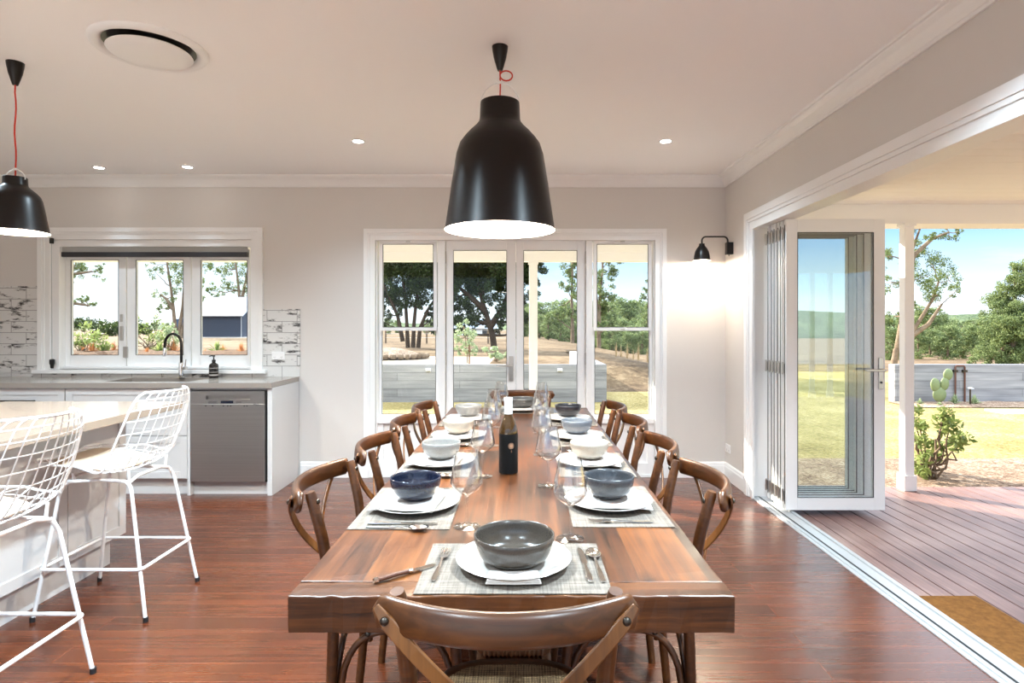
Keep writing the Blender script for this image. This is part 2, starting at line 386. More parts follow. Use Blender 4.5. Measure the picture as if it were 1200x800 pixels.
def weave(name, c1, c2, freq, bump=.5, rough=.8):
    m, nt, b = newmat(name)
    tc = N(nt, 'ShaderNodeTexCoord')
    w1 = N(nt, 'ShaderNodeTexWave', Scale=float(freq), Distortion=.4); w1.bands_direction = 'X'
    w2 = N(nt, 'ShaderNodeTexWave', Scale=float(freq), Distortion=.4); w2.bands_direction = 'Y'
    L(nt, tc.outputs['Object'], w1.inputs['Vector']); L(nt, tc.outputs['Object'], w2.inputs['Vector'])
    mu = N(nt, 'ShaderNodeMath', operation='MULTIPLY'); L(nt, w1.outputs['Fac'], mu.inputs[0]); L(nt, w2.outputs['Fac'], mu.inputs[1])
    nm = N(nt, 'ShaderNodeMapping'); nm.inputs['Scale'].default_value = (8,160,160); L(nt, tc.outputs['Object'], nm.inputs['Vector'])
    nz = N(nt, 'ShaderNodeTexNoise', Scale=1.5, Detail=3.0); L(nt, nm.outputs[0], nz.inputs['Vector'])
    nm2 = N(nt, 'ShaderNodeMapping'); nm2.inputs['Scale'].default_value = (160,8,160); L(nt, tc.outputs['Object'], nm2.inputs['Vector'])
    nz2 = N(nt, 'ShaderNodeTexNoise', Scale=1.5, Detail=3.0); L(nt, nm2.outputs[0], nz2.inputs['Vector'])
    a = N(nt, 'ShaderNodeMath', operation='ADD'); L(nt, nz.outputs['Fac'], a.inputs[0]); L(nt, nz2.outputs['Fac'], a.inputs[1])
    c = N(nt, 'ShaderNodeMath', operation='MULTIPLY_ADD'); L(nt, mu.outputs[0], c.inputs[0]); c.inputs[1].default_value = .25
    h = N(nt, 'ShaderNodeMath', operation='MULTIPLY'); L(nt, a.outputs[0], h.inputs[0]); h.inputs[1].default_value = .45; L(nt, h.outputs[0], c.inputs[2])
    r = ramp(nt, [(.38, c1), (.66, c2)], c.outputs[0]); L(nt, r.outputs[0], b.inputs['Base Color']); b.inputs['Roughness'].default_value = rough
    bp = N(nt, 'ShaderNodeBump', Strength=bump, Distance=.001); L(nt, mu.outputs[0], bp.inputs['Height']); L(nt, bp.outputs[0], b.inputs['Normal'])
    return m
M['mat'] = weave('woven_placemat', srgb(82,75,67), srgb(142,131,120), 220)
M['rattan'] = weave('rattan_seat', srgb(84,62,40), srgb(176,144,104), 46, bump=1)
def brushed():
    m, nt, b = newmat('brushed_stainless')
    tc = N(nt, 'ShaderNodeTexCoord'); mp = N(nt, 'ShaderNodeMapping'); mp.inputs['Scale'].default_value = (1,1,120); L(nt, tc.outputs['Object'], mp.inputs['Vector'])
    nz = N(nt, 'ShaderNodeTexNoise', Scale=1.0, Detail=2.0); L(nt, mp.outputs[0], nz.inputs['Vector'])
    r = ramp(nt, [(.3, (.39,.375,.36,1)), (.7, (.43,.415,.4,1))], nz.outputs['Fac']); L(nt, r.outputs[0], b.inputs['Base Color'])
    b.inputs['Metallic'].default_value = .9; b.inputs['Roughness'].default_value = .34
    return m
M['steel'] = brushed()
BOWL = {
 'navy': speckle('navy_glaze', srgb(18,24,42), srgb(40,50,74)),
 'pale': speckle('pale_grey_glaze', srgb(142,140,136), srgb(112,110,107)),
 'cream': speckle('cream_glaze', srgb(178,168,154), srgb(152,140,124)),
 'slate': speckle('slate_glaze', srgb(70,72,76), srgb(44,46,50)),
 'blue': speckle('blue_grey_glaze', srgb(104,110,118), srgb(76,82,90)),
 'black': speckle('black_glaze', srgb(24,24,32), srgb(40,40,50)),
 'umber': speckle('grey_brown_glaze', srgb(72,65,58), srgb(58,52,46)),
 'grey': speckle('dark_grey_glaze', srgb(78,78,78), srgb(56,56,56)),
}
# ------------------------------------------------------------------ room shell
WY, RX, HC = 5.295, 1.827, 2.70
LX, BY = -5.3, -3.0
WT = .16
def wx(px, k=130.3): return (px-VX)/k
def wz(py, k=130.3): return CAMZ-(py-VY)/k

# openings in the far wall
KW = (-4.235, -2.43, .967, 2.135)          # kitchen window x0 x1 z0 z1
FD = (-1.32, 1.193, 0.0, 2.13)            # glazed doors and sidelights
w = MB()
for x0, x1, z0, z1 in ((LX-.2, KW[0], 0, HC), (KW[0], KW[1], 0, KW[2]), (KW[0], KW[1], KW[3], HC), (KW[1], FD[0], 0, HC), (FD[0], FD[1], FD[3], HC), (FD[1], RX+WT, 0, HC)):
    w.box(x0, x1, WY, WY+WT, z0, z1)
struct('wall_far', w, M['wall'])
OY = 4.70                                # where the wide opening starts
w = MB(); w.box(RX, RX+WT, OY, WY, 0, HC); w.box(RX, RX+WT, BY, OY, 2.175, HC)
struct('wall_right', w, M['wall'])
w = MB(); w.box(LX-WT, LX, BY, WY, 0, HC); struct('wall_left', w, M['wall'])
w = MB(); w.box(LX, -5.0, BY-WT, BY, 0, HC); w.box(1.6, RX+WT, BY-WT, BY, 0, HC); w.box(-5.0, 1.6, BY-WT, BY, 2.5, HC)  # unseen rear wall, its wide opening added to let daylight in
struct('wall_back', w, M['wall'])
w = MB(); w.box(LX-WT, RX+WT, BY-WT, WY+WT, HC, HC+.12); struct('ceiling', w, M['ceil'])
w = MB(); w.box(LX-WT, RX, BY-WT, WY, -.05, 0); struct('floor', w, M['floor'])

# cornice, stepped cove profile
def cornice(name, p0, p1, inward):
    prof = [(0,-.095),(.012,-.095),(.016,-.083),(.022,-.08),(.034,-.06),(.052,-.036),(.076,-.02),(.08,-.014),(.092,-.012),(.095,0),(0,0)]
    P0, P1, I = Vector(p0), Vector(p1), Vector(inward); b = MB(); n = len(prof)
    vs = [P0 + I*a + Vector((0,0,HC+h)) for a, h in prof] + [P1 + I*a + Vector((0,0,HC+h)) for a, h in prof]
    b.add(vs, [tuple(range(n)), tuple(range(2*n-1, n-1, -1))] + [(i, (i+1) % n, n+(i+1) % n, n+i) for i in range(n)])
    struct(name, b, M['white'])
cornice('trim_1', (LX, WY, 0), (RX, WY, 0), (0,-1,0))
cornice('trim_2', (RX, BY, 0), (RX, WY, 0), (-1,0,0))
def base(name, x0, x1, y0, y1, axis):
    b = MB(); t = .018
    prof = [(0,0),(t,0),(t,.105),(t*.75,.118),(t*.75,.128),(t*.35,.14),(0,.14)]
    if axis == 'X': b.prism([(y0-p, z) for p, z in prof], x0, x1, 'X')
    else: b.prism([(x0-p, z) for p, z in prof], y0, y1, 'Y')
    struct(name, b, M['white'])
base('baseboard_far', -1.99, FD[0]-.097, WY, WY, 'X')
base('baseboard_corner', FD[1]+.097, RX, WY, WY, 'X')
base('baseboard_right', RX, RX, OY+.1, WY, 'Y')

# architraves: stepped boards
def frame_boards(b, x0, x1, z0, z1, wd, y, sill=False):
    for ins, t in ((0, .02), (.0, .0)):
        pass
    o = wd
    def ring(a0, a1, t):                                  # from a0 to a1 outward distances
        b.box(x0-a1, x0-a0, y-t, y, z0, z1+a1); b.box(x1+a0, x1+a1, y-t, y, z0, z1+a1)
        b.box(x0-a0, x1+a0, y-t, y, z1+a0, z1+a1)
    ring(0, wd*.45, .016); ring(wd*.45, wd*.62, .022); ring(wd*.62, wd, .03)
b = MB(); frame_boards(b, FD[0], FD[1], 0, FD[3], .10, WY); struct('trim_3', b, M['white'], bevel=.002)
b = MB(); frame_boards(b, KW[0], KW[1], KW[2], KW[3], .105, WY); b.box(KW[0]-.14, KW[1]+.14, WY-.05, WY+.08, KW[2]-.032, KW[2]); struct('trim_4', b, M['white'], bevel=.002)
# architrave of the wide opening on the right wall (head and far side)
b = MB()
for a0, a1, t in ((0,.06,.018),(.06,.085,.026),(.085,.14,.032)):
    b.box(RX-t, RX, BY, OY-.065+a1, 2.122+a0, 2.122+a1)
    b.box(RX-t, RX, OY-.065+a0, OY-.065+a1, 0, 2.122+a0)
struct('trim_5', b, M['white'], bevel=.002)
# opening track: head, sill and jamb in aluminium
b = MB(); b.box(RX, RX+WT, BY, OY, 2.15, 2.175); b.box(RX, RX+.05, BY, OY, 2.128, 2.15); b.box(RX+.075, RX+WT, BY, OY, 2.14, 2.15)
struct('trim_6', b, M['white'])
b = MB()
b.box(RX-.012, RX+.045, BY, OY, -.03, .006); b.box(RX+.045, RX+.06, BY, OY, -.03, -.012); b.box(RX+.06, RX+.125, BY, OY, -.03, .004); b.box(RX+.125, RX+.15, BY, OY, -.03, .012); b.box(RX+.012, RX+.018, BY, OY, 0, .012)
struct('trim_7', b, M['alu'], bevel=.0015)
b = MB(); b.box(RX+.0455, RX+.0595, BY, OY, -.012, .0055); b.box(RX+.019, RX+.0215, BY, OY, .005, .0075); struct('trim_12', b, M['rubber'])  # black strips stand in for the shade inside the track slots
b = MB(); b.box(RX+.006, RX+WT, OY-.02, OY, 0, 2.15); struct('trim_8', b, M['white'])

# ------------------------------------------------------------------ glazed doors with sidelights
YG = WY+.07; kg = F/YG
gx = lambda px: (px-VX)/kg
gz = lambda py: CAMZ-(py-VY)/kg
b = MB()                                                  # fixed outer frame: mullions and head
yf0, yf1 = WY+.01, WY+WT-.01
e_ = .0015
for x0, x1 in ((FD[0]+e_, gx(444)), (gx(514), gx(522.5)), (gx(686), gx(693.5)), (gx(764.3), FD[1]-e_)): b.box(x0, x1, yf0, yf1, 0, FD[3]-e_)
b.box(FD[0]+e_, FD[1]-e_, yf0+.0005, yf1, gz(282), FD[3]-e_)
b.box(FD[0]+e_, FD[1]-e_, WY+.02, yf1, -.02, .02)
b.box(gx(444), gx(514), WY+.05, WY+.09, 0, .48); b.box(gx(693.5), gx(764.3), WY+.05, WY+.09, 0, .48)     # solid panels
for a, c in ((gx(444), gx(514)), (gx(693.5), gx(764.3))):
    b.box(a+.0005, c-.0005, yf0+.001, yf1, .4805, .525); b.box(a, a+.05, WY+.03, WY+.05, .02, .48); b.box(c-.05, c, WY+.03, WY+.05, .02, .48); b.box(a+.0502, c-.0502, WY+.03, WY+.05, .021, .12)
struct('window_1', b, M['white'], bevel=.002, label='white timber frame around the glazed doors and sidelights in the far wall')
def sash(name, par, x0, x1, z0, z1, y, st, tr, br, d=.035):
    """a glazed frame: stiles st, top rail tr, bottom rail br; its pane is a child"""
    b = MB()
    b.box(x0, x0+st, y, y+d, z0, z1); b.box(x1-st, x1, y, y+d, z0, z1)
    b.box(x0+st, x1-st, y, y+d, z1-tr, z1); b.box(x0+st, x1-st, y, y+d, z0, z0+br)
    o = obj(name, b, M['white'], par, bevel=.002)
    g = MB(); g.box(x0+st, x1-st, y+d*.4, y+d*.4+.005, z0+br, z1-tr); obj('pane', g, M['glass'], o)
    g = MB(); t = .004                                    # dark gasket line round the glass
    for X in (x0+st, x1-st-t): g.box(X, X+t, y-.0015, y+.004, z0+br, z1-tr)
    for Z in (z0+br, z1-tr-t): g.box(x0+st, x1-st, y-.0015, y+.004, Z, Z+t)
    obj('gasket', g, M['dark_grey'], o)
    return o
def sidelight(n, x0, x1):
    r = tag(bpy.data.objects.new('window_%d' % n, None), kind='structure'); COL.objects.link(r)
    zm = gz(384.5)
    s1 = sash('upper_sash', r, x0+.012, x1-.012, zm-.022, gz(282), WY+.04, .03, .035, .03)
    s2 = sash('lower_sash', r, x0, x1, .525, zm+.012, WY+.078, .026, .03, .03)
    for s, z in ((s1, gz(283.5)), (s1, zm-.012)):
        l = MB(); c = (x0+x1)/2; l.box(c-.02, c+.02, WY+.034, WY+.04, z-.005, z+.005); obj('catch', l, M['nickel'], s)
sidelight(2, gx(444), gx(514)); sidelight(3, gx(693.5), gx(764.3))
def leaf(n, x0, x1, st0, st1, handle):
    r = tag(bpy.data.objects.new('door_%d' % n, None), kind='structure'); COL.objects.link(r)
    y = WY+.045; z0, z1 = .022, gz(282)-.004; b = MB(); d = .042
    tr, br = .085, .2
    b.box(x0, x0+st0, y, y+d, z0, z1); b.box(x1-st1, x1, y, y+d, z0, z1); b.box(x0+st0, x1-st1, y, y+d, z1-tr, z1); b.box(x0+st0, x1-st1, y, y+d, z0, z0+br)
    f = obj('frame', b, M['white'], r, bevel=.003)
    g = MB(); g.box(x0+st0, x1-st1, y+.018, y+.024, z0+br, z1-tr); obj('pane', g, M['glass'], f)
    g = MB(); g.box(x0+st0, x1-st1, y-.0015, y+.004, z1-tr-.005, z1-tr); g.box(x0+st0, x0+st0+.004, y-.0015, y+.004, z0+br, z1-tr); g.box(x1-st1-.004, x1-st1, y-.0015, y+.004, z0+br, z1-tr); obj('gasket', g, M['dark_grey'], f)
    for z in (.3, gz(420), gz(302)):
        h = MB(); X = x0-.006 if handle else x1+.006; h.cyl((X, y-.006), .008, z-.055, z+.055, 10); obj('hinge', h, M['nickel'], r)
    if handle:
        X = gx(599); h = MB(); h.box(X-.02, X+.02, y-.01, y, gz(446), gz(417)); o = obj('lock_plate', h, M['nickel'], r, bevel=.003)
        h = MB(); z = gz(428); h.cyl((0,0), .011, 0, .045, 14); h.xf(Matrix.Translation((X, y-.008, z)) @ Matrix.Rotation(pi/2, 4, 'X'))
        h.strip([(X+.008, y-.05, z), (X-.06, y-.052, z), (X-.125, y-.048, z+.002)], .018, .01, (0,0,1)); obj('lever', h, M['nickel'], o, bevel=.001)
leaf(1, gx(523), gx(604.5), gx(531.5)-gx(523)+.03-.03, gx(604.5)-gx(594), True)
leaf(2, gx(605), gx(685.5), gx(613.5)-gx(605), gx(685.5)-gx(676), False)

# ------------------------------------------------------------------ kitchen window
yk = WY+.075; kk = F/yk
kx = lambda px: (px-VX)/kk
kz = lambda py: CAMZ-(py-VY)/kk
b = MB()
b.box(KW[0]+.0015, -4.165, WY+.003, WY+WT, KW[2], kz(290)); b.box(-2.445, KW[1]-.0015, WY+.003, WY+WT, KW[2], kz(290)); b.box(KW[0]+.0015, KW[1]-.0015, WY+.003, WY+WT, kz(290), KW[3]-.0015)
b.box(-4.165, -2.445, WY+.03, WY+WT, KW[2]+.0015, kz(429))
struct('window_4', b, M['white'], bevel=.002, label='white framed three pane window above the sink')
win = tag(bpy.data.objects.new('window_5', None), kind='structure'); COL.objects.link(win)
for i, (a, c, l, r_) in enumerate(((74,148,83,139),(149,224,159,215),(225,293,235,290))):
    s = sash('bifold_sash', win, kx(a), kx(c)-.004, kz(429), kz(292), yk, .05, .05, .05)
    # wider stiles as the photo shows
    bpy.data.objects.remove(s.children[0]); 
    for ch in list(s.children): bpy.data.objects.remove(ch)
    nb = MB(); y, d = yk, .035; x0, x1, z0, z1 = kx(a), kx(c)-.004, kz(429), kz(292); g0, g1, h0, h1 = kx(l), kx(r_), kz(416), kz(304.5)
    nb.box(x0, g0, y, y+d, z0, z1); nb.box(g1, x1, y, y+d, z0, z1); nb.box(g0, g1, y, y+d, h1, z1); nb.box(g0, g1, y, y+d, z0, h0)
    me = bpy.data.meshes.new('bifold_sash'); me.from_pydata(nb.v, [], nb.f); me.materials.append(M['white']); s.data = me
    g = MB(); g.box(g0, g1, y+.014, y+.019, h0, h1); obj('pane', g, M['glass'], s)
    g = MB(); t = .004
    for X in (g0, g1-t): g.box(X, X+t, y-.0015, y+.004, h0, h1)
    for Z in (h0, h1-t): g.box(g0, g1, y-.0015, y+.004, Z, Z+t)
    obj('gasket', g, M['dark_grey'], s)
g = MB(); X = kx(147.5); g.box(X-.022, X+.022, yk-.01, yk, kz(419), kz(406)); obj('hinge', g, M['nickel'], win, bevel=.002)
g = MB(); X = kx(143); g.box(X-.014, X+.014, yk-.012, yk, kz(399), kz(382)); g.box(X-.01, X+.01, yk-.014, yk, kz(377), kz(368)); obj('latch', g, M['nickel'], win, bevel=.002)

# retractable screen: dark bottom bar with cloth, pull cord and weight
t = thing('roller_blind', 'charcoal roller blind drawn up at the head of the sink window', 'blind', (0,0,0))
g = MB(); g.box(kx(74), kx(292.5), yk-.05, yk-.02, kz(301.5), kz(296)); obj('bottom_rail', g, M['dark_grey'], t, bevel=.003)
g = MB(); g.box(kx(74), kx(292.5), yk-.037, yk-.034, kz(296), kz(289)); obj('cloth', g, mat('grey_blind_cloth', srgb(176,176,174), .8), t)
t = thing('pull_cord', 'thin pull cord with black weight hanging beside the sink window', 'cord', (0,0,0))
X = wx(64.5); g = MB(); g.tube([(X, WY-.04, wz(285)), (X+.004, WY-.04, wz(360)), (X+.006, WY-.04, wz(422))], .0022, 6); obj('cord', g, M['alu'], t)
g = MB(); g.lathe([(0,wz(431.5)),(.012,wz(431)),(.016,wz(427)),(.021,wz(425.5)),(.021,wz(421)),(.008,wz(420)),(0,wz(420))], 16, (X+.006, WY-.04, 0)); obj('weight', g, M['black'], t, smooth=40)
g = MB(); g.box(X-.012, X+.012, WY-.05, WY-.026, wz(286), wz(279.5)); obj('bracket', g, M['black'], t, bevel=.002)

# ------------------------------------------------------------------ tiles and outlets
g = MB(); g.box(LX, KW[0]-.105, WY-.012, WY, .94, wz(335)); struct('trim_9', g, M['tile'], label='distressed white wall tiles beside the sink window')
g = MB(); g.box(KW[1]+.105, wx(352), WY-.012, WY, .905, wz(362)); struct('trim_10', g, M['tile'], label='distressed white wall tiles at the end of the counter')
g = MB(); g.box(LX, KW[1]+.105, WY-.012, WY, .905, .935); struct('trim_11', g, M['tile'], label='low row of distressed tiles behind the sink')
def outlet(label, M4):
    t = thing('power_outlet', label, 'power outlet', (0,0,0)); t.matrix_world = M4
    g = MB(); g.box(-.058,.058,-.008,0,-.036,.036); obj('plate', g, M['white'], t, bevel=.003)
    for x in (-.03,.03):
        g = MB(); g.box(x-.006,x+.006,-.011,-.008,.012,.026); obj('switch', g, M['white'], t, bevel=.001)
        g = MB()
        for s in (-.007,.007): g.box(x+s-.001,x+s+.001,-.0085,-.0078,-.018,-.008)
        g.box(x-.001,x+.001,-.0085,-.0078,-.026,-.02); obj('socket', g, M['dark_grey'], t)
outlet('white double power outlet on the distressed tiles above the dishwasher', Matrix.Translation((wx(327), WY-.012, wz(416.5))))
outlet('white power outlet low on the wall near the corner by the folding doors', Matrix.Translation((RX, 5.215, .275)) @ Matrix.Rotation(-pi/2, 4, 'Z') )

# ------------------------------------------------------------------ kitchen counter run
CT, CF, EX = .905, 4.70, -2.005           # top height, front edge, end
ks = F/4.735
sx = lambda px: (px-VX)/ks
sz = lambda py: CAMZ-(py-VY)/ks
S0, S1, SY0, SY1 = -3.42, -2.72, 4.80, 5.16
b = MB()
for x0, x1, y0, y1 in ((LX, S0, CF, WY-.013), (S1, EX, CF, WY-.013), (S0, S1, CF, SY0), (S0, S1, SY1, WY-.013)): b.box(x0, x1, y0, y1, CT-.042, CT)
tag(obj('kitchen_worktop', b, M['stone']), 'grey stone worktop running under the sink window', 'worktop')
t = thing('kitchen_sink', 'undermounted steel sink set in the grey worktop below the window', 'sink', (0,0,0))
g = MB(); z = CT-.21
for a in ((S0+.006,S1-.006,SY0+.006,SY1-.006,z,z+.004),(S0+.002,S0+.006,SY0+.002,SY1-.002,z,CT-.044),(S1-.006,S1-.002,SY0+.002,SY1-.002,z,CT-.044),(S0+.006,S1-.006,SY0+.002,SY0+.006,z,CT-.044),(S0+.006,S1-.006,SY1-.006,SY1-.002,z,CT-.044)): g.box(*a)
obj('basin', g, M['steel'], t); g = MB(); g.lathe([(0,z+.006),(.035,z+.007),(.04,z+.004)], 20, ((S0+S1)/2, 5.0, 0)); obj('drain', g, M['chrome'], t)
# faucet
FX, FY = wx(212.5,134), 5.15
FX = (212.5-VX)*FY/F
t = thing('kitchen_faucet', 'chrome gooseneck kitchen tap with black hose arch behind the sink', 'tap', (FX, FY, CT))
g = MB(); g.lathe([(0,0),(.027,0),(.027,.008),(.021,.012),(.021,.13),(.015,.135),(0,.135)], 20); obj('body', g, M['chrome'], t, smooth=40)
R_ = .072
pts = [(0,0,.13),(0,0,.19),(0,0,.26)] + [(-R_+R_*cos(a), 0, .295+R_*1.25*sin(a)) for a in [pi*i/12 for i in range(13)]]
g = MB(); g.tube(pts + [(-2*R_-.001,0,.25)], .011, 10); obj('hose_arch', g, M['black_gloss'], t, smooth=60)
g = MB(); g.lathe([(0,.19),(.014,.19),(.0155,.2),(.0145,.262),(0,.262)], 14, (-2*R_-.001,0,0)); obj('spray_head', g, M['chrome'], t, smooth=40)
g = MB(); g.tube([(.02,0,.085),(.05,-.01,.09)], .014, 10); g.tube([(.036,-.006,.09),(.042,-.01,.13),(.05,-.016,.165)], [.008,.006,.005], 8); obj('lever', g, M['chrome'], t, smooth=50)
# soap bottle
SBX = (250.5-VX)*5.16/F
t = thing('soap_bottle', 'dark brown pump soap bottle on the worktop under the window', 'soap bottle', (SBX, 5.16, CT))
g = MB(); g.lathe([(0,0),(.036,0),(.039,.004),(.039,.105),(.034,.12),(.018,.13),(.014,.134),(.014,.142),(0,.142)], 24); obj('bottle', g, mat('dark_amber_glass', srgb(24,18,16), .12, coat=.4), t, smooth=40)
g = MB(); g.lathe([(0,.142),(.016,.142),(.016,.158),(.006,.16),(.005,.185),(.011,.186),(.011,.198),(0,.2)], 16); g.tube([(0,0,.193),(-.018,-.006,.194),(-.034,-.012,.188)], .005, 8); obj('pump', g, M['black'], t, smooth=40)
g = MB(); g.lathe([(.0392,.02),(.0392,.032)], 24); g.lathe([(.0392,.05),(.0392,.054)], 24); g.lathe([(.0392,.085),(.0392,.089)], 24); obj('label', g, M['plate'], t, smooth=60)

# drawer units under the worktop
def shaker(b, x0, x1, z0, z1, y, rail=.055, d=.018, rec=.007):
    b.box(x0, x1, y+rec, y+d, z0, z1)
    b.box(x0, x0+rail, y, y+rec, z0, z1); b.box(x1-rail, x1, y, y+rec, z0, z1); b.box(x0+rail, x1-rail, y, y+rec, z1-rail, z1); b.box(x0+rail, x1-rail, y, y+rec, z0, z0+rail)
def unit(label, x0, x1, fronts, open_for_sink=False, handle=False):
    t = thing('drawer_unit', label, 'cabinet', (0,0,0))
    g = MB()
    if open_for_sink:
        g.box(x0, x1, CF+.045, WY-.02, .12, .6); g.box(x0, x0+.018, CF+.045, WY-.02, .6, .86); g.box(x1-.018, x1, CF+.045, WY-.02, .6, .86); g.box(x0+.018, x1-.018, CF+.045, CF+.06, .6, .86)
    else: g.box(x0, x1, CF+.045, WY-.02, .12, .862)
    obj('body', g, M['white_cab'], t)
    g = MB(); g.box(x0, x1, CF+.075, CF+.09, 0, .12); obj('kickboard', g, M['white_cab'], t)
    for z0, z1 in fronts:
        g = MB(); shaker(g, x0+.0015, x1-.0015, z0, z1, CF+.026); f = obj('drawer_front', g, M['white_cab'], t, bevel=.0015)
        if handle and z1 > .8:
            h = MB(); xm = x1-.32; h.tube([(xm-.3, CF, z1-.1), (xm+.1, CF, z1-.1)], .006, 10); h.tube([(xm-.28,CF,z1-.1),(xm-.28,CF+.03,z1-.1)], .005, 8); h.tube([(xm+.08,CF,z1-.1),(xm+.08,CF+.03,z1-.1)], .005, 8); obj('bar_handle', h, M['black'], f, smooth=50)
unit('white shaker drawer unit directly beneath the sink', sx(77.5), sx(220), ((.135,.475),(.481,.86)), True)
unit('white shaker cupboard with black bar handle at the window end of the counter', LX+.05, sx(76.5), ((.135,.475),(.481,.86)), S0 < sx(76.5), True)
# end panel, filler, dishwasher
g = MB(); g.box(EX-.038, EX, CF+.022, WY-.012, 0, CT-.043); tag(obj('end_panel', g, M['white_cab'], bevel=.001), 'white end panel closing the counter beside the dishwasher', 'panel')
g = MB(); g.box(sx(220.5), sx(224), CF+.022, WY-.03, 0, CT-.043); tag(obj('filler_panel', g, M['white_cab'], bevel=.001), 'narrow white filler panel between the drawers and dishwasher', 'panel')
D0, D1 = sx(224.5), EX-.045
t = thing('dishwasher', 'built-in stainless steel dishwasher at the end of the counter', 'dishwasher', (0,0,0))
g = MB(); g.box(D0, D1, CF+.06, WY-.05, .1, .85); obj('body', g, M['dark_grey'], t)
g = MB(); g.box(D0-.004, D1+.006, CF+.03, CF+.045, .846, CT-.043); obj('top_filler', g, M['white_cab'], t); g = MB(); g.box(D0, D1+.006, CF+.07, CF+.09, 0, .1); obj('kickboard', g, M['white_cab'], t)
g = MB(); g.box(D0+.004, D1-.012, CF+.012, CF+.06, .112, .735); obj('door', g, M['steel'], t, bevel=.003)
dp = MB(); ys = CF+.012; hx0, hx1, hz0, hz1 = sx(243), sx(294.5), sz(467.5), sz(463)
for a in ((D0+.004,hx0,.737,.838),(hx1,D1-.012,.737,.838),(hx0,hx1,hz1,.838),(hx0,hx1,.737,hz0)): dp.box(a[0],a[1],ys,CF+.06,a[2],a[3])
dp.box(hx0,hx1,ys+.03,CF+.06,hz0,hz1); pn = obj('control_panel', dp, M['steel'], t)
g = MB(); g.box(sx(260.5), sx(275), ys-.002, ys, sz(472), sz(469)); obj('display', g, mat('display_glass', srgb(28,34,48), .1), pn)
for px in (243,251,263.5,268.5,272,288,291):
    g = MB(); g.box(sx(px)-.006, sx(px)+.006, ys-.0008, ys, sz(475.5), sz(474.5)); obj('button', g, M['dark_grey'], pn)
g = MB()
for k in range(4): g.box(sx(246), sx(257)-.012*(k % 2), ys-.0008, ys, sz(472.2-k*.8), sz(471.9-k*.8))
obj('printed_marking', g, M['dark_grey'], pn); g = MB()
for k in range(3): g.box(sx(278), sx(285)-.008*(k % 2), ys-.0008, ys, sz(471.6-k*.8), sz(471.3-k*.8))
obj('printed_marking', g, M['dark_grey'], pn)
def text_mesh(name, txt, size, M4, m, parent, align='CENTER', extrude=.0004):
    cu = bpy.data.curves.new(name, 'FONT'); cu.body = txt; cu.size = size; cu.align_x = align; cu.align_y = 'CENTER'; cu.extrude = extrude
    tmp = bpy.data.objects.new('tmp', cu); COL.objects.link(tmp); bpy.context.view_layer.update()
    me = bpy.data.meshes.new_from_object(tmp.evaluated_get(bpy.context.evaluated_depsgraph_get()))
    bpy.data.objects.remove(tmp); bpy.data.curves.remove(cu)
    o = bpy.data.objects.new(name, me); COL.objects.link(o); me.materials.clear(); me.materials.append(m)
    me.transform(M4); o.parent = parent; return o
text_mesh('lettering', 'Miele', .022, Matrix.Translation((sx(302), ys-.001, sz(473.6))) @ Matrix.Rotation(pi/2, 4, 'X'), M['dark_grey'], pn)

# ------------------------------------------------------------------ island bench
IX, IY1, IY0 = -2.068, 3.59, .6
g = MB(); g.box(-3.15, IX, IY0, IY1, .86, .90)
tag(obj('island_worktop', g, M['island_top'], bevel=.002), 'pale stone worktop of the kitchen island beside the wire stools', 'worktop')
t = thing('island_cabinet', 'white panelled kitchen island cabinet behind the wire stools', 'cabinet', (0,0,0))
g = MB(); g.box(-3.1, -2.318, IY0+.1, 3.41, .16, .86); obj('body', g, M['white_cab'], t)
g = MB(); g.box(-3.05, -2.36, IY0+.15, 3.37, 0, .16); obj('kickboard', g, M['white_cab'], t)
ys_ = [3.42, 2.98, 2.5, 2.02, 1.54, 1.06, .7]
for a, c in zip(ys_, ys_[1:]):
    g = MB(); shaker(g, c+.002, a-.002, .16, .858, 0); g.xf(Matrix.Translation((-2.30,0,0)) @ Matrix(((0,-1,0,0),(1,0,0,0),(0,0,1,0),(0,0,0,1)))); obj('side_panel', g, M['white_cab'], t, bevel=.0015)

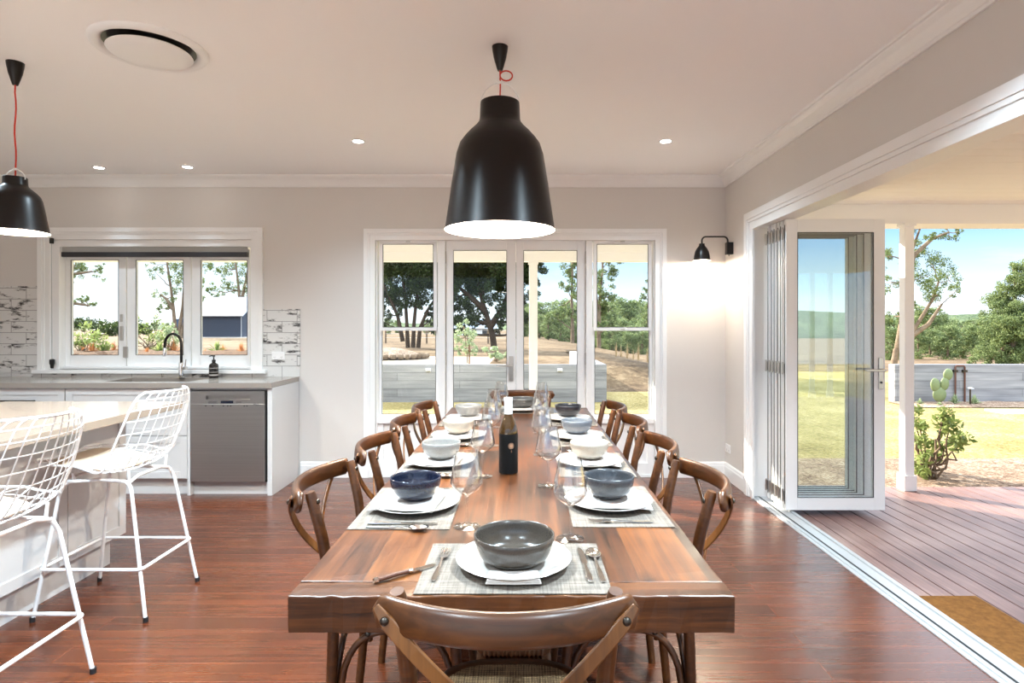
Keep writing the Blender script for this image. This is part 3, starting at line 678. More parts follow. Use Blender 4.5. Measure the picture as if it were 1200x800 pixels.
# ------------------------------------------------------------------ folding door stack at the wide opening
def fold_panel(n, y, x0, x1, handle=False, zt=2.135):
    r = tag(bpy.data.objects.new('door_%d' % n, None), kind='structure'); COL.objects.link(r)
    b = MB(); z0, st, tr, br, d = .022, .082, .095, .09, .036
    b.box(x0, x0+st, y, y+d, z0, zt); b.box(x1-st, x1, y, y+d, z0, zt); b.box(x0+st, x1-st, y, y+d, zt-tr, zt); b.box(x0+st, x1-st, y, y+d, z0, z0+br)
    f = obj('frame', b, M['white'], r, bevel=.002)
    g = MB(); t = .0045
    for X in (x0+st, x1-st-t): g.box(X, X+t, y-.001, y+.006, z0+br, zt-tr)
    for Z in (z0+br, zt-tr-t): g.box(x0+st+t, x1-st-t, y-.001, y+.006, Z, Z+t)
    obj('gasket', g, M['dark_grey'], f)
    g = MB(); g.box(x0+st, x1-st, y+.015, y+.021, z0+br, zt-tr); obj('pane', g, M['door_glass'] if handle else M['glass'], f)
    g = MB(); g.box(x0-.004, x0, y+d*.45, y+d*.55, z0+.04, zt-.04); obj('edge_seal', g, M['rubber'], f)
    for z in (.12, 1.05, zt-.1):
        h = MB(); h.cyl((x0-.007, y+d+.006), .007, z-.045, z+.045, 12); h.box(x0-.003, x0, y+d-.014, y+d, z-.035, z+.035); obj('hinge', h, M['nickel'], r, smooth=40)
    if handle:
        X = x1-.035; h = MB(); h.box(X-.014, X+.014, y-.01, y, .9, 1.13); p = obj('lock_plate', h, M['nickel'], r, bevel=.003)
        h = MB(); h.cyl((0,0), .01, 0, .05, 14); h.xf(Matrix.Translation((X, y-.008, 1.04)) @ Matrix.Rotation(pi/2, 4, 'X'))
        h.strip([(X+.008,y-.055,1.04),(X-.06,y-.057,1.04),(X-.13,y-.052,1.042)], .018, .01, (0,0,1)); obj('lever', h, M['nickel'], p, bevel=.001)
        h = MB(); h.cyl((0,0), .008, 0, .006, 14); h.xf(Matrix.Translation((X, y-.01, .95)) @ Matrix.Rotation(pi/2, 4, 'X')); obj('keyhole', h, M['dark_grey'], p)
fold_panel(3, 4.275, 1.916, 2.635, True)
for i in range(5): fold_panel(4+i, 4.345+i*.056, 1.916+.004*(i % 2), 2.605-.02*(i % 2))
# ------------------------------------------------------------------ lights of the ceiling
def pendant(loc, sxy, sz_, label, loop):
    X, Y, zrim, zros = loc
    t = thing('pendant_lamp', label, 'pendant lamp', (X, Y, 0), group=None)
    prof = [(.093,.612),(.0945,.60),(.097,.535),(.101,.518),(.117,.497),(.143,.472),(.17,.442),(.193,.41),(.209,.36),(.221,.285),(.233,.21),(.2425,.14),(.253,.07),(.262,.01),(.264,0)]
    pr = [(r*sxy, zrim+z*sz_) for r, z in prof]
    g = MB(); g.lathe(pr, 64); o = obj('shade', g, M['black_gloss'], t, smooth=60)
    g = MB(); g.lathe([(max(r-.004,.01), z) for r, z in pr[:-1]] + [pr[-1]], 64); g.lathe([(0, pr[0][1]-.004), (pr[0][0]-.004, pr[0][1]-.004)], 64); obj('lining', g, M['shade_in'], o, smooth=60)
    zt = pr[0][1]; rn = pr[0][0]
    g = MB(); g.lathe([(0,zt-.002),(rn,zt),(rn*.985,zt+.001)], 48); obj('top_disc', g, M['black_gloss'], o)
    hh = .105*sz_ if sz_ > .9 else .05
    g = MB(); g.tube([(rn*1.0*cos(a), 0, zt-.01+hh*sin(a)) for a in [pi*i/20 for i in range(21)]], .0028, 8); g.cyl((0,0), .009, zt+hh-.014, zt+hh-.002, 12); obj('bail', g, M['white_metal'], t, smooth=60)
    g = MB(); g.lathe([(0,zros-.115),(.012,zros-.115),(.017,zros-.1),(.03,zros-.055),(.037,zros-.015),(.0385,zros),(0,zros)], 32); obj('ceiling_rose', g, M['black_gloss'], t, smooth=50)
    z0, z1 = zt+.005, zros-.11; pts = [(0,0,z0),(.002,0,z0+hh),]
    if loop:
        zl = z0+hh+(z1-z0-hh)*.45
        pts += [(0,0,zl-.02)] + [(.03-.03*cos(a), .006*sin(a/2), zl+.024*sin(a)) for a in [-.3+2*pi*i/14*1.02 for i in range(15)]] + [(0,0,zl+.05)]
    else: pts += [(.004*sin(i*1.1), 0, z0+hh+(z1-z0-hh)*i/10) for i in range(1,10)]
    g = MB(); g.tube(pts + [(0,0,z1)], .0036, 8); obj('red_cord', g, M['red'], t, smooth=60)
    zb = zrim+.2*sz_; rb = .05*max(sxy,.7)
    g = MB(); g.lathe([(0,zb-rb)]+[(rb*sin(a), zb-rb*cos(a)) for a in [pi*i/12 for i in range(1,12)]]+[(0,zb+rb)], 24); obj('bulb', g, M['bulb'], t, smooth=180)
    g = MB(); g.cyl((0,0), .022, zb+rb*.9, zt-.004, 16); obj('bulb_holder', g, M['shade_in'], t, smooth=40)
    return X, Y, zb, rb
LAMPS = [pendant((-.107, 2.83, 1.818, HC), 1.0, 1.0, 'large black bell pendant lamp on a red cord over the dining table', True),
         pendant((-2.583, 3.0, 1.836, HC), .535, .455, 'small black bell pendant lamp on a red cord over the island', False)]
def downlight(x, y, label):
    t = thing('downlight', label, 'downlight', (x, y, HC), group='ceiling downlights')
    g = MB(); g.lathe([(.036,-.004),(.04,-.006),(.05,-.005),(.052,0)], 32); obj('trim_ring', g, M['white'], t, smooth=50)
    g = MB(); g.lathe([(0,-.0025),(.036,-.004)], 32); obj('lens', g, M['down'], t)
DL = [(-3.58,4.98,'white recessed downlight near the sink window, nearer the small pendant'),(-2.82,4.96,'white recessed downlight above the dishwasher end of the counter'),(-1.19,4.27,'white recessed ceiling downlight on the kitchen side of the large pendant'),(1.04,4.27,'white recessed ceiling downlight on the verandah side of the large pendant')]
for a in DL: downlight(*a)
# round ceiling air vent
t = thing('ceiling_vent', 'round white ceiling air vent with a floating centre disc', 'air vent', (-1.79, 2.835, HC))
g = MB(); g.lathe([(.195,.0),(.2,-.008),(.222,-.022),(.24,-.02),(.25,-.008),(.25,0)], 64); obj('ring', g, M['white'], t, smooth=50)
g = MB(); g.lathe([(0,-.0015),(.197,-.0015)], 48); obj('throat', g, M['black'], t)
g = MB(); g.lathe([(0,-.05),(.06,-.049),(.13,-.044),(.178,-.034),(.182,-.03),(.178,-.026),(0,-.026)], 64); obj('disc', g, M['white'], t, smooth=60)
for a in (0.4, 2.5, 4.6):
    g = MB(); g.cyl((.1*cos(a), .1*sin(a)), .006, -.027, -.001, 8); obj('post', g, M['black'], t)
# wall lamp
WLY, WLZ = 5.12, 2.04
t = thing('wall_lamp', 'black swing arm wall lamp with dome shade beside the corner', 'wall lamp', (RX, WLY, WLZ))
g = MB(); g.box(-.055, 0, -.028, .028, -.06, .045); obj('mount_box', g, M['black'], t, bevel=.002)
g = MB(); g.tube([(-.03,0,-.06),(-.03,0,-.075)], .004, 6); obj('switch', g, M['black'], t)
AX = -.275
pts = [(-.04,0,.04),(-.04,0,.06)] + [(-.04-.035+.035*cos(a), 0, .06+.035*sin(a)) for a in [pi/2*i/6 for i in range(1,7)]] + [(AX+.045-.035*sin(a)+.0, 0, .06+.035*cos(a)) for a in [pi/2*i/6 for i in range(0,7)]] + [(AX+.01,0,.035)]
g = MB(); g.tube(pts, .0075, 10); obj('arm', g, M['black'], t, smooth=60)
pr = [(.022,.035),(.024,.034),(.024,.02),(.03,.01),(.045,-.008),(.058,-.035),(.066,-.07),(.07,-.105),(.071,-.112)]
g = MB(); g.lathe([(0,.036)]+pr, 40, (AX+.01,0,0)); s = obj('shade', g, M['black'], t, smooth=60)
g = MB(); g.lathe([(0,.02),(.02,.015)]+[(r-.003,z-.002) for r, z in pr[3:-1]]+[pr[-1]], 40, (AX+.01,0,0)); obj('lining', g, M['shade_in'], s, smooth=60)
g = MB(); g.lathe([(0,-.095)]+[(.024*sin(a), -.071-.024*cos(a)) for a in [pi*i/10 for i in range(1,10)]]+[(0,-.047)], 16, (AX+.01,0,0)); obj('bulb', g, M['bulb'], t, smooth=180)
# ------------------------------------------------------------------ dining table
TX0, TX1, TY0, TY1, TT = -.515, .467, 1.295, 4.31, .765
TH = .083
t = thing('dining_table', 'long rustic timber dining table with a thick plank top', 'table', ((TX0+TX1)/2, (TY0+TY1)/2, 0))
cx, cy = (TX0+TX1)/2, (TY0+TY1)/2
def wob(b, amp=.002, n=1):
    return b
def edge_board(x0, x1, y0, y1, z0, z1, nx=1, ny=1, seed=0, amp=.0025):
    """a board with a slightly uneven, hand-worn top edge"""
    b = MB(); vs = []; rnd = random.Random(seed)
    xs = [x0+(x1-x0)*i/nx for i in range(nx+1)]; ys = [y0+(y1-y0)*i/ny for i in range(ny+1)]
    for z in (z0, z1):
        for j, y in enumerate(ys):
            for i, x in enumerate(xs):
                e = amp if (i in (0, nx) or j in (0, ny)) else 0
                vs.append((x + (rnd.uniform(-e, e) if i in (0, nx) else 0), y + (rnd.uniform(-e, e) if j in (0, ny) else 0), z - (rnd.uniform(0, e) if z == z1 else 0)))
    W = nx+1; H = ny+1; fs = []
    for j in range(ny):
        for i in range(nx):
            a = j*W+i; fs.append((a, a+W, a+W+1, a+1)); a += W*H; fs.append((a, a+1, a+W+1, a+W))
    for i in range(nx): fs.append((i, i+1, W*H+i+1, W*H+i)); a = ny*W+i; fs.append((a+1, a, W*H+a, W*H+a+1))
    for j in range(ny): a = j*W; fs.append((a+W, a, W*H+a, W*H+a+W)); a = j*W+nx; fs.append((a, a+W, W*H+a+W, W*H+a))
    return b.add(vs, fs)
g = edge_board(TX0-cx, TX1-cx, TY0+.075-cy, TY1-.075-cy, TT-TH, TT, 4, 40, 3); obj('tabletop', g, M['table'], t, bevel=.002)
for y0, y1, s in ((TY0, TY0+.0747, 5), (TY1-.0747, TY1, 6)):
    g = edge_board(TX0-cx-.002, TX1-cx+.002, y0-cy, y1-cy, TT-TH, TT, 40, 2, s); obj('breadboard_end', g, M['table_end'], t, bevel=.003)
for s in (-1, 1):
    Y = s*1.10; g = MB(); w = .085
    g.box(-w, w, Y-.07, Y+.07, .45, TT-TH-.06)                                   # post
    g.box(-.38, .38, Y-.05, Y+.05, TT-TH-.06, TT-TH)                             # top bearer
    flare = [(-.31,.0),(.31,0),(.31,.05),(.25,.085),(.16,.14),(.1,.21),(.078,.3),(-.078,.3),(-.1,.21),(-.16,.14),(-.25,.085),(-.31,.05)]
    g.prism(flare, Y-.055, Y+.055, 'Y'); g.box(-.06, .06, Y-.05, Y+.05, .3, .45)
    tr = obj('trestle', g, M['trestle'], t, bevel=.006)
    for k in range(3):                                                           # carved rope bands
        z = .375+k*.042; g = MB(); R = .021
        for a0, a1 in (((-w,Y-.06),(w,Y-.06)),((w,Y-.06),(w,Y+.06)),((w,Y+.06),(-w,Y+.06)),((-w,Y+.06),(-w,Y-.06))):
            n = 28; pts = [(a0[0]+(a1[0]-a0[0])*i/n, a0[1]+(a1[1]-a0[1])*i/n, z) for i in range(n+1)]
            g.tube(pts, [R*(1 if i % 2 else .82) for i in range(n+1)], 10)
        obj('carved_band', g, M['trestle'], tr, smooth=50)
g = MB(); g.box(-.035, .035, -1.04, 1.04, .2, .28); obj('stretcher', g, M['trestle'], t, bevel=.005)

# ------------------------------------------------------------------ cross back chairs
def bend(p0, p1, sag, n):
    P0, P1, S = Vector(p0), Vector(p1), Vector(sag)
    return [P0.lerp(P1, i/n) + S*(4*(i/n)*(1-i/n)) for i in range(n+1)]
def make_chair(label):
    t = thing('dining_chair', label, 'chair', (0,0,0), group='cross back dining chairs')
    # seat rim (round, slightly squared) and rattan panel
    rim = []; nseg = 48
    for i in range(nseg):
        a = 2*pi*i/nseg; r = .212 + .012*cos(4*a+pi); rim.append((r*cos(a)*1.0, r*sin(a)*.98, .452))
    g = MB(); rings = []
    for (o, z) in ((-.03,.468),(-.006,.470),(.004,.462),(.004,.436),(-.006,.428),(-.03,.428)):
        rings.append([( (Vector((x,y,0)).length+o)*Vector((x,y,0)).normalized() + Vector((0,0,z)) ) for x, y, _ in rim])
    vs = [p for R in rings for p in R]; K = len(rings)
    fs = [(k*nseg+i, k*nseg+(i+1) % nseg, ((k+1) % K)*nseg+(i+1) % nseg, ((k+1) % K)*nseg+i) for k in range(K) for i in range(nseg)]
    g.add(vs, fs); obj('seat_rim', g, M['chair'], t, smooth=60)
    g = MB(); vs = [(0,0,.458)]; fs = []
    for k, f in enumerate((.35,.7,1.0)):
        for x, y, _ in rim: v = Vector((x,y,0)); v = v.normalized()*(v.length-.026)*f; vs.append((v.x, v.y, .458+.010*f**3))
    for i in range(nseg):
        j = (i+1) % nseg; fs.append((0, 1+i, 1+j))
        for k in range(2): a = 1+k*nseg; fs.append((a+i, a+nseg+i, a+nseg+j, a+j))
    g.add(vs, fs); obj('woven_seat', g, M['rattan'], t, smooth=180)
    for s in (-1, 1):
        P = [(s*.188,-.235,0),(s*.185,-.215,.2),(s*.182,-.208,.44),(s*.187,-.216,.58),(s*.197,-.238,.72),(s*.206,-.268,.845),(s*.207,-.271,.857)]
        g = MB(); g.tube(P, [.0145,.016,.0175,.0175,.017,.0165,.0135], 14); obj('rear_leg', g, M['chair'], t, smooth=50)
        b = MB(); b.lathe([(0,0),(.008,.0),(.008,.003),(.005,.006),(0,.007)], 10, axis='Y'); b.xf(Matrix.Translation((s*.206,-.248,.828))); obj('bolt', b, M['bronze'], t, smooth=40)
        P = [(s*.205,.2,0),(s*.188,.178,.24),(s*.172,.158,.44)]
        g = MB(); g.tube(P, [.0125,.0155,.0175], 14); obj('front_leg', g, M['chair'], t, smooth=50)
    # bent top rail with rounded ends
    g = MB(); n = 30; W = .247; vs = []; ring_n = 14
    for i in range(n+1):
        u = -1+2*i/n; x = W*u; y = -.285-.085*(1-u*u); 
        e = min(1, (1-abs(u))/.07); hz = .031*(sqrt(max(0, 1-(1-e)**2))*.9+.1) if e < 1 else .031
        hz *= 1; zc = .832; tt = .0125*(.35+.65*min(1,e*1.3))
        T = Vector((W, .15*u*1.0, 0)).normalized(); Nn = Vector((-T.y, T.x, 0))
        for k in range(ring_n):
            a = 2*pi*k/ring_n; cz = (abs(sin(a))**.55)*(1 if sin(a) > 0 else -1); cn = (abs(cos(a))**.75)*(1 if cos(a) > 0 else -1)
            tilt = -.35
            p = Vector((x, y, zc)) + Nn*(cn*tt + cz*hz*tilt*-.3) + Vector((0,0,cz*hz)); vs.append(p)
    fs = [(i*ring_n+k, i*ring_n+(k+1) % ring_n, (i+1)*ring_n+(k+1) % ring_n, (i+1)*ring_n+k) for i in range(n) for k in range(ring_n)]
    fs += [tuple(range(ring_n-1,-1,-1)), tuple(n*ring_n+k for k in range(ring_n))]
    g.add(vs, fs); obj('top_rail', g, M['chair'], t, smooth=70)
    # crossed flat straps, from the rail ends down to the opposite rear corner of the seat
    for s in (-1, 1):
        P = []; n = 16; P0, P1 = Vector((s*.236,-.317,.85)), Vector((-s*.150,-.205,.455))
        for i in range(n+1):
            f = i/n; p = P0.lerp(P1, f); p.y -= .066*sin(pi*f)**.75 + (.006 if s > 0 else -.004)*sin(pi*f); P.append(p)
        g = MB(); g.strip(P, [.014]+[.028]*(n-1)+[.02], .007, [(s*.7, .0, -.7)]*(n+1)); st = obj('back_strap', g, M['strap'], t, bevel=.001)
        b = MB(); b.lathe([(0,0),(.008,0),(.008,.003),(.005,.006),(0,.007)], 10, axis='Y'); b.xf(Matrix.Translation((s*.217,-.331,.830)) @ Matrix.Rotation(pi, 4, 'Z')); obj('bolt', b, M['bronze'], st, smooth=40)
    # bent arches under the seat between neighbouring legs
    L4 = [Vector((-.186,-.212,.2)), Vector((.186,-.212,.2)), Vector((.19,.182,.2)), Vector((-.19,.182,.2))]
    for i in range(4):
        a, c = L4[i], L4[(i+1) % 4]; P = []
        for k in range(25):
            f = k/24; x = a.lerp(c, .05+.9*f); arch = max(0, 1-abs(2*f-1)**3.2)**.5
            inn = Vector((-(a+c).x, -(a+c).y, 0)).normalized()*.02*arch
            P.append((x.x+inn.x, x.y+inn.y, .2+.218*arch))
        g = MB(); g.tube(P, .0105, 10); ar = obj('arch_brace', g, M['chair'], t, smooth=60)
        m = (a+c)/2; 
        for s in (-.09, .09):
            d = (c-a).normalized(); out = Vector((m.x, m.y, 0)).normalized(); b = MB(); p = Vector((m.x, m.y, .414)) + d*s + out*-.0105
            b.lathe([(0,0),(.009,0),(.009,.004),(.005,.008),(0,.009)], 10, axis='Y'); b.xf(Matrix.Translation(p) @ Matrix.Rotation(math.atan2(out.y, out.x)-pi/2, 4, 'Z')); obj('bolt', b, M['bronze'], ar, smooth=40)
    return t
HP = pi/2
chairs = [((-.03,1.385),0,'bentwood cross back dining chair at the near end, back to the viewer'),
 ((-.37,1.985),-HP,'bentwood cross back chair facing the setting with the navy bowl'),
 ((-.335,2.57),-HP,'bentwood cross back chair facing the pale grey bowl between navy and cream bowls'),
 ((-.32,3.16),-HP,'bentwood cross back chair facing the cream bowl on the kitchen side'),
 ((-.315,3.73),-HP,'bentwood cross back chair nearest the glazed doors on the kitchen side'),
 ((.305,1.995),HP,'bentwood cross back chair facing the speckled slate bowl, verandah side'),
 ((.29,2.57),HP,'bentwood cross back chair facing the cream bowl on the verandah side'),
 ((.285,3.16),HP,'bentwood cross back chair facing the blue grey bowl, verandah side'),
 ((.28,3.74),HP,'bentwood cross back chair facing the black bowl, verandah side'),
 ((.0,4.215),pi,'bentwood cross back chair at the far table end before the glazed doors')]
c0 = make_chair(chairs[0][2]); c0.location = (*chairs[0][0],0); c0.rotation_euler[2] = chairs[0][1]
for (x, y), r, l in chairs[1:]: dup(c0, (x, y, 0), r, l)

# ------------------------------------------------------------------ place settings
def lathe_obj(name, prof, m, parent=None, n=40, smooth=50):
    g = MB(); g.lathe(prof, n); return obj(name, g, m, parent, smooth=smooth)
def bowl_prof(R, h, foot, wall=.0045):
    out = [(0,.002),(foot*.85,.002),(foot*.9,0),(foot,.0005),(foot*1.03,.006)]
    for i in range(1, 11):
        f = i/10; r = foot*1.03 + (R-foot*1.03)*sin(f*pi/2)**.85; z = .006 + (h-.006)*(1-cos(f*pi/2))**.9; out.append((r, z))
    inn = [(R-wall*.5, h+.0015), (R-wall, h)]
    for i in range(9, 0, -1):
        f = i/10; r = foot*1.03 + (R-wall-foot*1.03)*sin(f*pi/2)**.85; z = .011 + (h-.011)*(1-cos(f*pi/2))**.9; inn.append((r-wall*.3, z))
    return out + inn + [(foot*.7,.0095),(0,.009)]
plate_prof = [(0,.003),(.085,.003),(.09,0),(.094,.002),(.11,.007),(.135,.0165),(.1425,.02),(.1435,.0215),(.142,.0225),(.134,.0195),(.112,.0115),(.098,.008),(.08,.0068),(0,.0065)]
protos = {}
def placemat():
    g = MB(); g.box(-.221,.221,-.15,.15,0,.002); return obj('placemat', g, M['mat'])
def fork():
    """silver fork lying along +y, handle end at y=0"""
    t = bpy.data.objects.new('fork', None); COL.objects.link(t)
    g = MB(); P = [(0,0,.0035),(0,.03,.003),(0,.075,.0035),(0,.11,.006),(0,.125,.007)]; g.strip(P, [.012,.014,.009,.0065,.008], .0032, (1,0,0)); obj('handle', g, M['silver'], t, bevel=.0008)
    g = MB(); g.strip([(0,.124,.007),(0,.134,.006),(0,.15,.0045)], [.009,.022,.024], .0022, (1,0,0))
    for x in (-.0098,-.0033,.0033,.0098): g.strip([(x,.149,.0046),(x,.17,.004),(x,.192,.0065)], [.0042,.0036,.0022], .002, (1,0,0))
    obj('tines', g, M['silver'], t); return t
def knife():
    t = bpy.data.objects.new('knife', None); COL.objects.link(t)
    g = MB(); g.strip([(0,0,.004),(0,.02,.004),(0,.06,.004),(0,.1,.004)], [.013,.016,.012,.009], .006, (1,0,0)); obj('handle', g, M['silver'], t, bevel=.0012)
    g = MB(); g.prism([(-.005,.1),(.006,.1),(.0085,.12),(.0085,.18),(.005,.2),(-.002,.207),(-.005,.2)], .003, .0045, 'Z'); obj('blade', g, M['silver'], t); return t
def spoon():
    t = bpy.data.objects.new('spoon', None); COL.objects.link(t)
    g = MB(); g.strip([(0,0,.0035),(0,.03,.003),(0,.075,.004),(0,.115,.007),(0,.132,.006)], [.012,.014,.009,.006,.008], .003, (1,0,0)); obj('handle', g, M['silver'], t, bevel=.0008)
    g = MB(); vs = []; n = 20; rows = 6
    for k in range(rows+1):
        r = k/rows
        for i in range(n): a = 2*pi*i/n; vs.append((.0195*r*cos(a)*(1-.12*sin(a)), .161+.031*r*sin(a), .0015+.008*r*r))
    fs = [(k*n+i, k*n+(i+1) % n, (k+1)*n+(i+1) % n, (k+1)*n+i) for k in range(rows) for i in range(n)]
    g.add(vs, fs); obj('spoon_bowl', g, M['silver'], t, smooth=180, solid=.0015); return t
def napkin_big(seed):
    """soft folded square of linen, two layers, draped to the plate"""
    rnd = random.Random(seed); g = MB(); nx, ny = 22, 18; layers = ((.0,.098,.105),(.0045,.094,.1))
    for z0, hx, hy in layers:
        vs = []; 
        for j in range(ny+1):
            for i in range(nx+1):
                x = -hx+2*hx*i/nx; y = -hy+2*hy*j/ny; r = max(abs(x)/hx, abs(y)/hy)
                d = sqrt(x*x+y*y); z = .0235 + z0 + .0035*noise.noise(Vector((x*18+seed, y*18, z0*99))) + max(0, d-.12)*-.12
                if r > .9: z -= .002
                vs.append((x, y, z))
        Wn = nx+1; fs = [(j*Wn+i, j*Wn+i+1, (j+1)*Wn+i+1, (j+1)*Wn+i) for j in range(ny) for i in range(nx)]
        g.add(vs, fs)
    return obj('napkin', g, M['napkin'], smooth=180, solid=.0028)
def wine_glass():
    t = bpy.data.objects.new('wine_glass', None); COL.objects.link(t)
    g = MB(); g.lathe([(0,.0005),(.039,.0005),(.0395,.0018),(.034,.003),(.02,.0055),(.009,.01),(.0055,.016),(.0043,.03),(.004,.06),(.0045,.082),(.007,.092),(.0,.094)], 40); obj('stem', g, M['wine_glass'], t, smooth=70)
    prof = [(0,.0925),(.008,.094),(.02,.1),(.036,.1135),(.0455,.1245),(.0482,.131),(.0478,.137),(.045,.155),(.041,.178),(.036,.203),(.0325,.222)]
    inn = [(r-.0011, z+.0004) for r, z in reversed(prof[1:])]
    g = MB(); g.lathe(prof + [(.0319,.2225)] + inn + [(0,.0945)], 48); obj('cup', g, M['wine_glass'], t, smooth=60); return t
P = dict(mat=placemat(), plate=lathe_obj('dinner_plate', plate_prof, M['plate'], n=56), fork=fork(), knife=knife(), spoon=spoon(), glass=wine_glass())
P['napkins'] = [napkin_big(i) for i in range(3)]
used = set()
def put(kind, base, M4, label, cat, group, extra=None):
    """first use moves the original, later uses copy it with its parts"""
    if base.name in used: o = dup(base)
    else: o = base; used.add(base.name)
    o.matrix_world = M4; tag(o, label, cat, group); return o
DSC = dict(N='the large grey brown bowl at the near table end', L1='the navy bowl, kitchen side', L2='the pale grey bowl second along the kitchen side', L3='the cream bowl, kitchen side',
 L4='the pale grey bowl nearest the glazed doors, kitchen side', R1='the speckled slate bowl, verandah side', R2='the cream bowl, verandah side', R3='the blue grey bowl, verandah side', R4='the black bowl, verandah side', F='the dark grey bowl at the far table end')
# centre of the mat (x, y), heading, bowl glaze, bowl radius, bowl height
SET = dict(N=((-.02,1.452),0,'umber',.1,.068), L1=((-.362,1.935),-HP,'navy',.083,.07), L2=((-.36,2.53),-HP,'pale',.083,.068), L3=((-.35,3.12),-HP,'cream',.083,.068), L4=((-.35,3.71),-HP,'pale',.083,.068),
 R1=((.3,1.955),HP,'slate',.083,.07), R2=((.3,2.53),HP,'cream',.083,.068), R3=((.3,3.12),HP,'blue',.083,.068), R4=((.3,3.71),HP,'black',.083,.068), F=((.0,4.14),pi,'grey',.1,.06))
bowl_lab = dict(N='large shallow grey brown bowl on the plate at the near table end', L1='deep navy glazed bowl on the napkin nearest the dining chairs, kitchen side', L2='pale grey speckled bowl between the navy bowl and the cream bowl', L3='cream speckled bowl between two pale grey bowls on the kitchen side', L4='pale grey speckled bowl closest to the glazed doors on the kitchen side', R1='speckled slate blue bowl first along the verandah side', R2='cream speckled bowl between the slate and blue grey bowls', R3='blue grey bowl between the cream bowl and the black bowl', R4='black glazed bowl closest to the glazed doors on the verandah side', F='wide dark grey bowl at the far table end before the glazed doors')
for k, ((x, y), r, gl, R, h) in SET.items():
    B = Matrix.Translation((x, y, TT)) @ Matrix.Rotation(r, 4, 'Z'); T_ = Matrix.Translation; Rz = lambda a: Matrix.Rotation(a, 4, 'Z')
    put('mat', P['mat'], B, 'woven beige placemat under ' + DSC[k], 'placemat', 'woven placemats')
    po = T_((random.uniform(-.004,.004), .012, .0022))
    put('plate', P['plate'], B @ po, 'round white dinner plate under ' + DSC[k], 'plate', 'white dinner plates')
    if k == 'N':
        P['plate_n'] = None
        g = MB()
        for q, (w, z) in enumerate(((.062,.0085),(.06,.0125),(.058,.0165))): g.strip([(-w,-.108,z),(0,-.111,z),(w,-.107,z)], .05, .0035, (0,1,0))
        o = obj('napkin', g, M['napkin'], bevel=.001); o.matrix_world = B @ T_((0,.012,.0022)); tag(o, 'narrow folded white napkin tucked under ' + DSC[k], 'napkin', 'linen napkins')
        zb = .0102
    else:
        i = list(SET).index(k) % 3; a = {'L':.0,'R':.0,'F':0}[k[0]] + random.uniform(-.12,.12)
        put('napkin', P['napkins'][i], B @ T_((0, -.012 if k != 'F' else .03, .0022)) @ Rz(a) @ T_((0,0,-.0055)), 'white folded linen napkin under ' + DSC[k], 'napkin', 'linen napkins'); zb = .0292
        if k == 'F': zb = .03
    o = lathe_obj('bowl', bowl_prof(R, h, R*.52 if k not in 'NF' else R*.62), BOWL[gl], n=56, smooth=60); o.matrix_world = B @ T_((0,.012,zb)); tag(o, bowl_lab[k], 'bowl', 'stoneware bowls')
    jit = lambda: random.uniform(-.05,.05)
    z = .0024
    put('fork', P['fork'], B @ T_((-.186,-.092,z)) @ Rz(jit()), 'silver fork beside ' + DSC[k], 'fork', 'silver cutlery')
    ka, sa = (.04, .03) if k == 'N' else (jit(), jit()-.08)
    put('knife', P['knife'], B @ T_((.178,-.098,z)) @ Rz(ka), 'silver knife beside ' + DSC[k], 'knife', 'silver cutlery')
    put('spoon', P['spoon'], B @ T_((.207,-.098,z)) @ Rz(sa), 'silver spoon beside ' + DSC[k], 'spoon', 'silver cutlery')
G = [((-.164,1.74),'L1'),((-.156,2.32),'L2'),((-.153,2.92),'L3'),((-.168,3.45),'L4'),((-.14,3.94),'F'),((.133,1.64),'R1'),((.097,2.18),'R2'),((.09,2.71),'R3'),((.1,3.27),'R4'),((.13,3.9),'F')]
gl_lab = ['empty stemmed wine glass beside the navy bowl on the kitchen side','empty stemmed wine glass on the kitchen side beside the second, pale grey bowl','empty stemmed wine glass beside the cream bowl on the kitchen side','empty stemmed wine glass beside the pale grey bowl closest to the glazed doors','empty wine glass on the kitchen side of the far end setting',
 'empty stemmed wine glass beside the speckled slate bowl','empty stemmed wine glass beside the cream bowl on the verandah side','empty stemmed wine glass beside the blue grey bowl','empty stemmed wine glass beside the black bowl','empty wine glass on the verandah side of the far end setting']
for ((x, y), k), lb in zip(G, gl_lab): put('glass', P['glass'], Matrix.Translation((x, y, TT+.0005)) @ Matrix.Rotation(random.uniform(0,6), 4, 'Z'), lb, 'wine glass', 'stemmed wine glasses')
# wine bottle
t = thing('wine_bottle', 'dark wine bottle with white capsule and black label in mid table', 'bottle', (-.056, 2.38, TT))
g = MB(); g.lathe([(0,.004),(.03,0),(.036,.001),(.0385,.005),(.0385,.165),(.037,.178),(.031,.2),(.0225,.221),(.0165,.236),(.0148,.25),(.0145,.29),(0,.29)], 40)
m, nt, bb = newmat('amber_green_bottle'); bb.inputs['Base Color'].default_value = srgb(70,46,16); bb.inputs['Roughness'].default_value = .06; bb.inputs['Coat Weight'].default_value = .6; bb.inputs['Transmission Weight'].default_value = .25
obj('glass_body', g, m, t, smooth=60)
g = MB(); g.lathe([(.0149,.238),(.0165,.239),(.0168,.29),(.0175,.292),(.0175,.302),(.0165,.304),(0,.304)], 32); obj('capsule', g, mat('white_capsule', srgb(236,236,236), .4), t, smooth=50)
g = MB(); g.lathe([(.0388,.006),(.0388,.162)], 40); lb = obj('label', g, mat('black_label', srgb(9,9,10), .5, spec=.25), t, smooth=60)
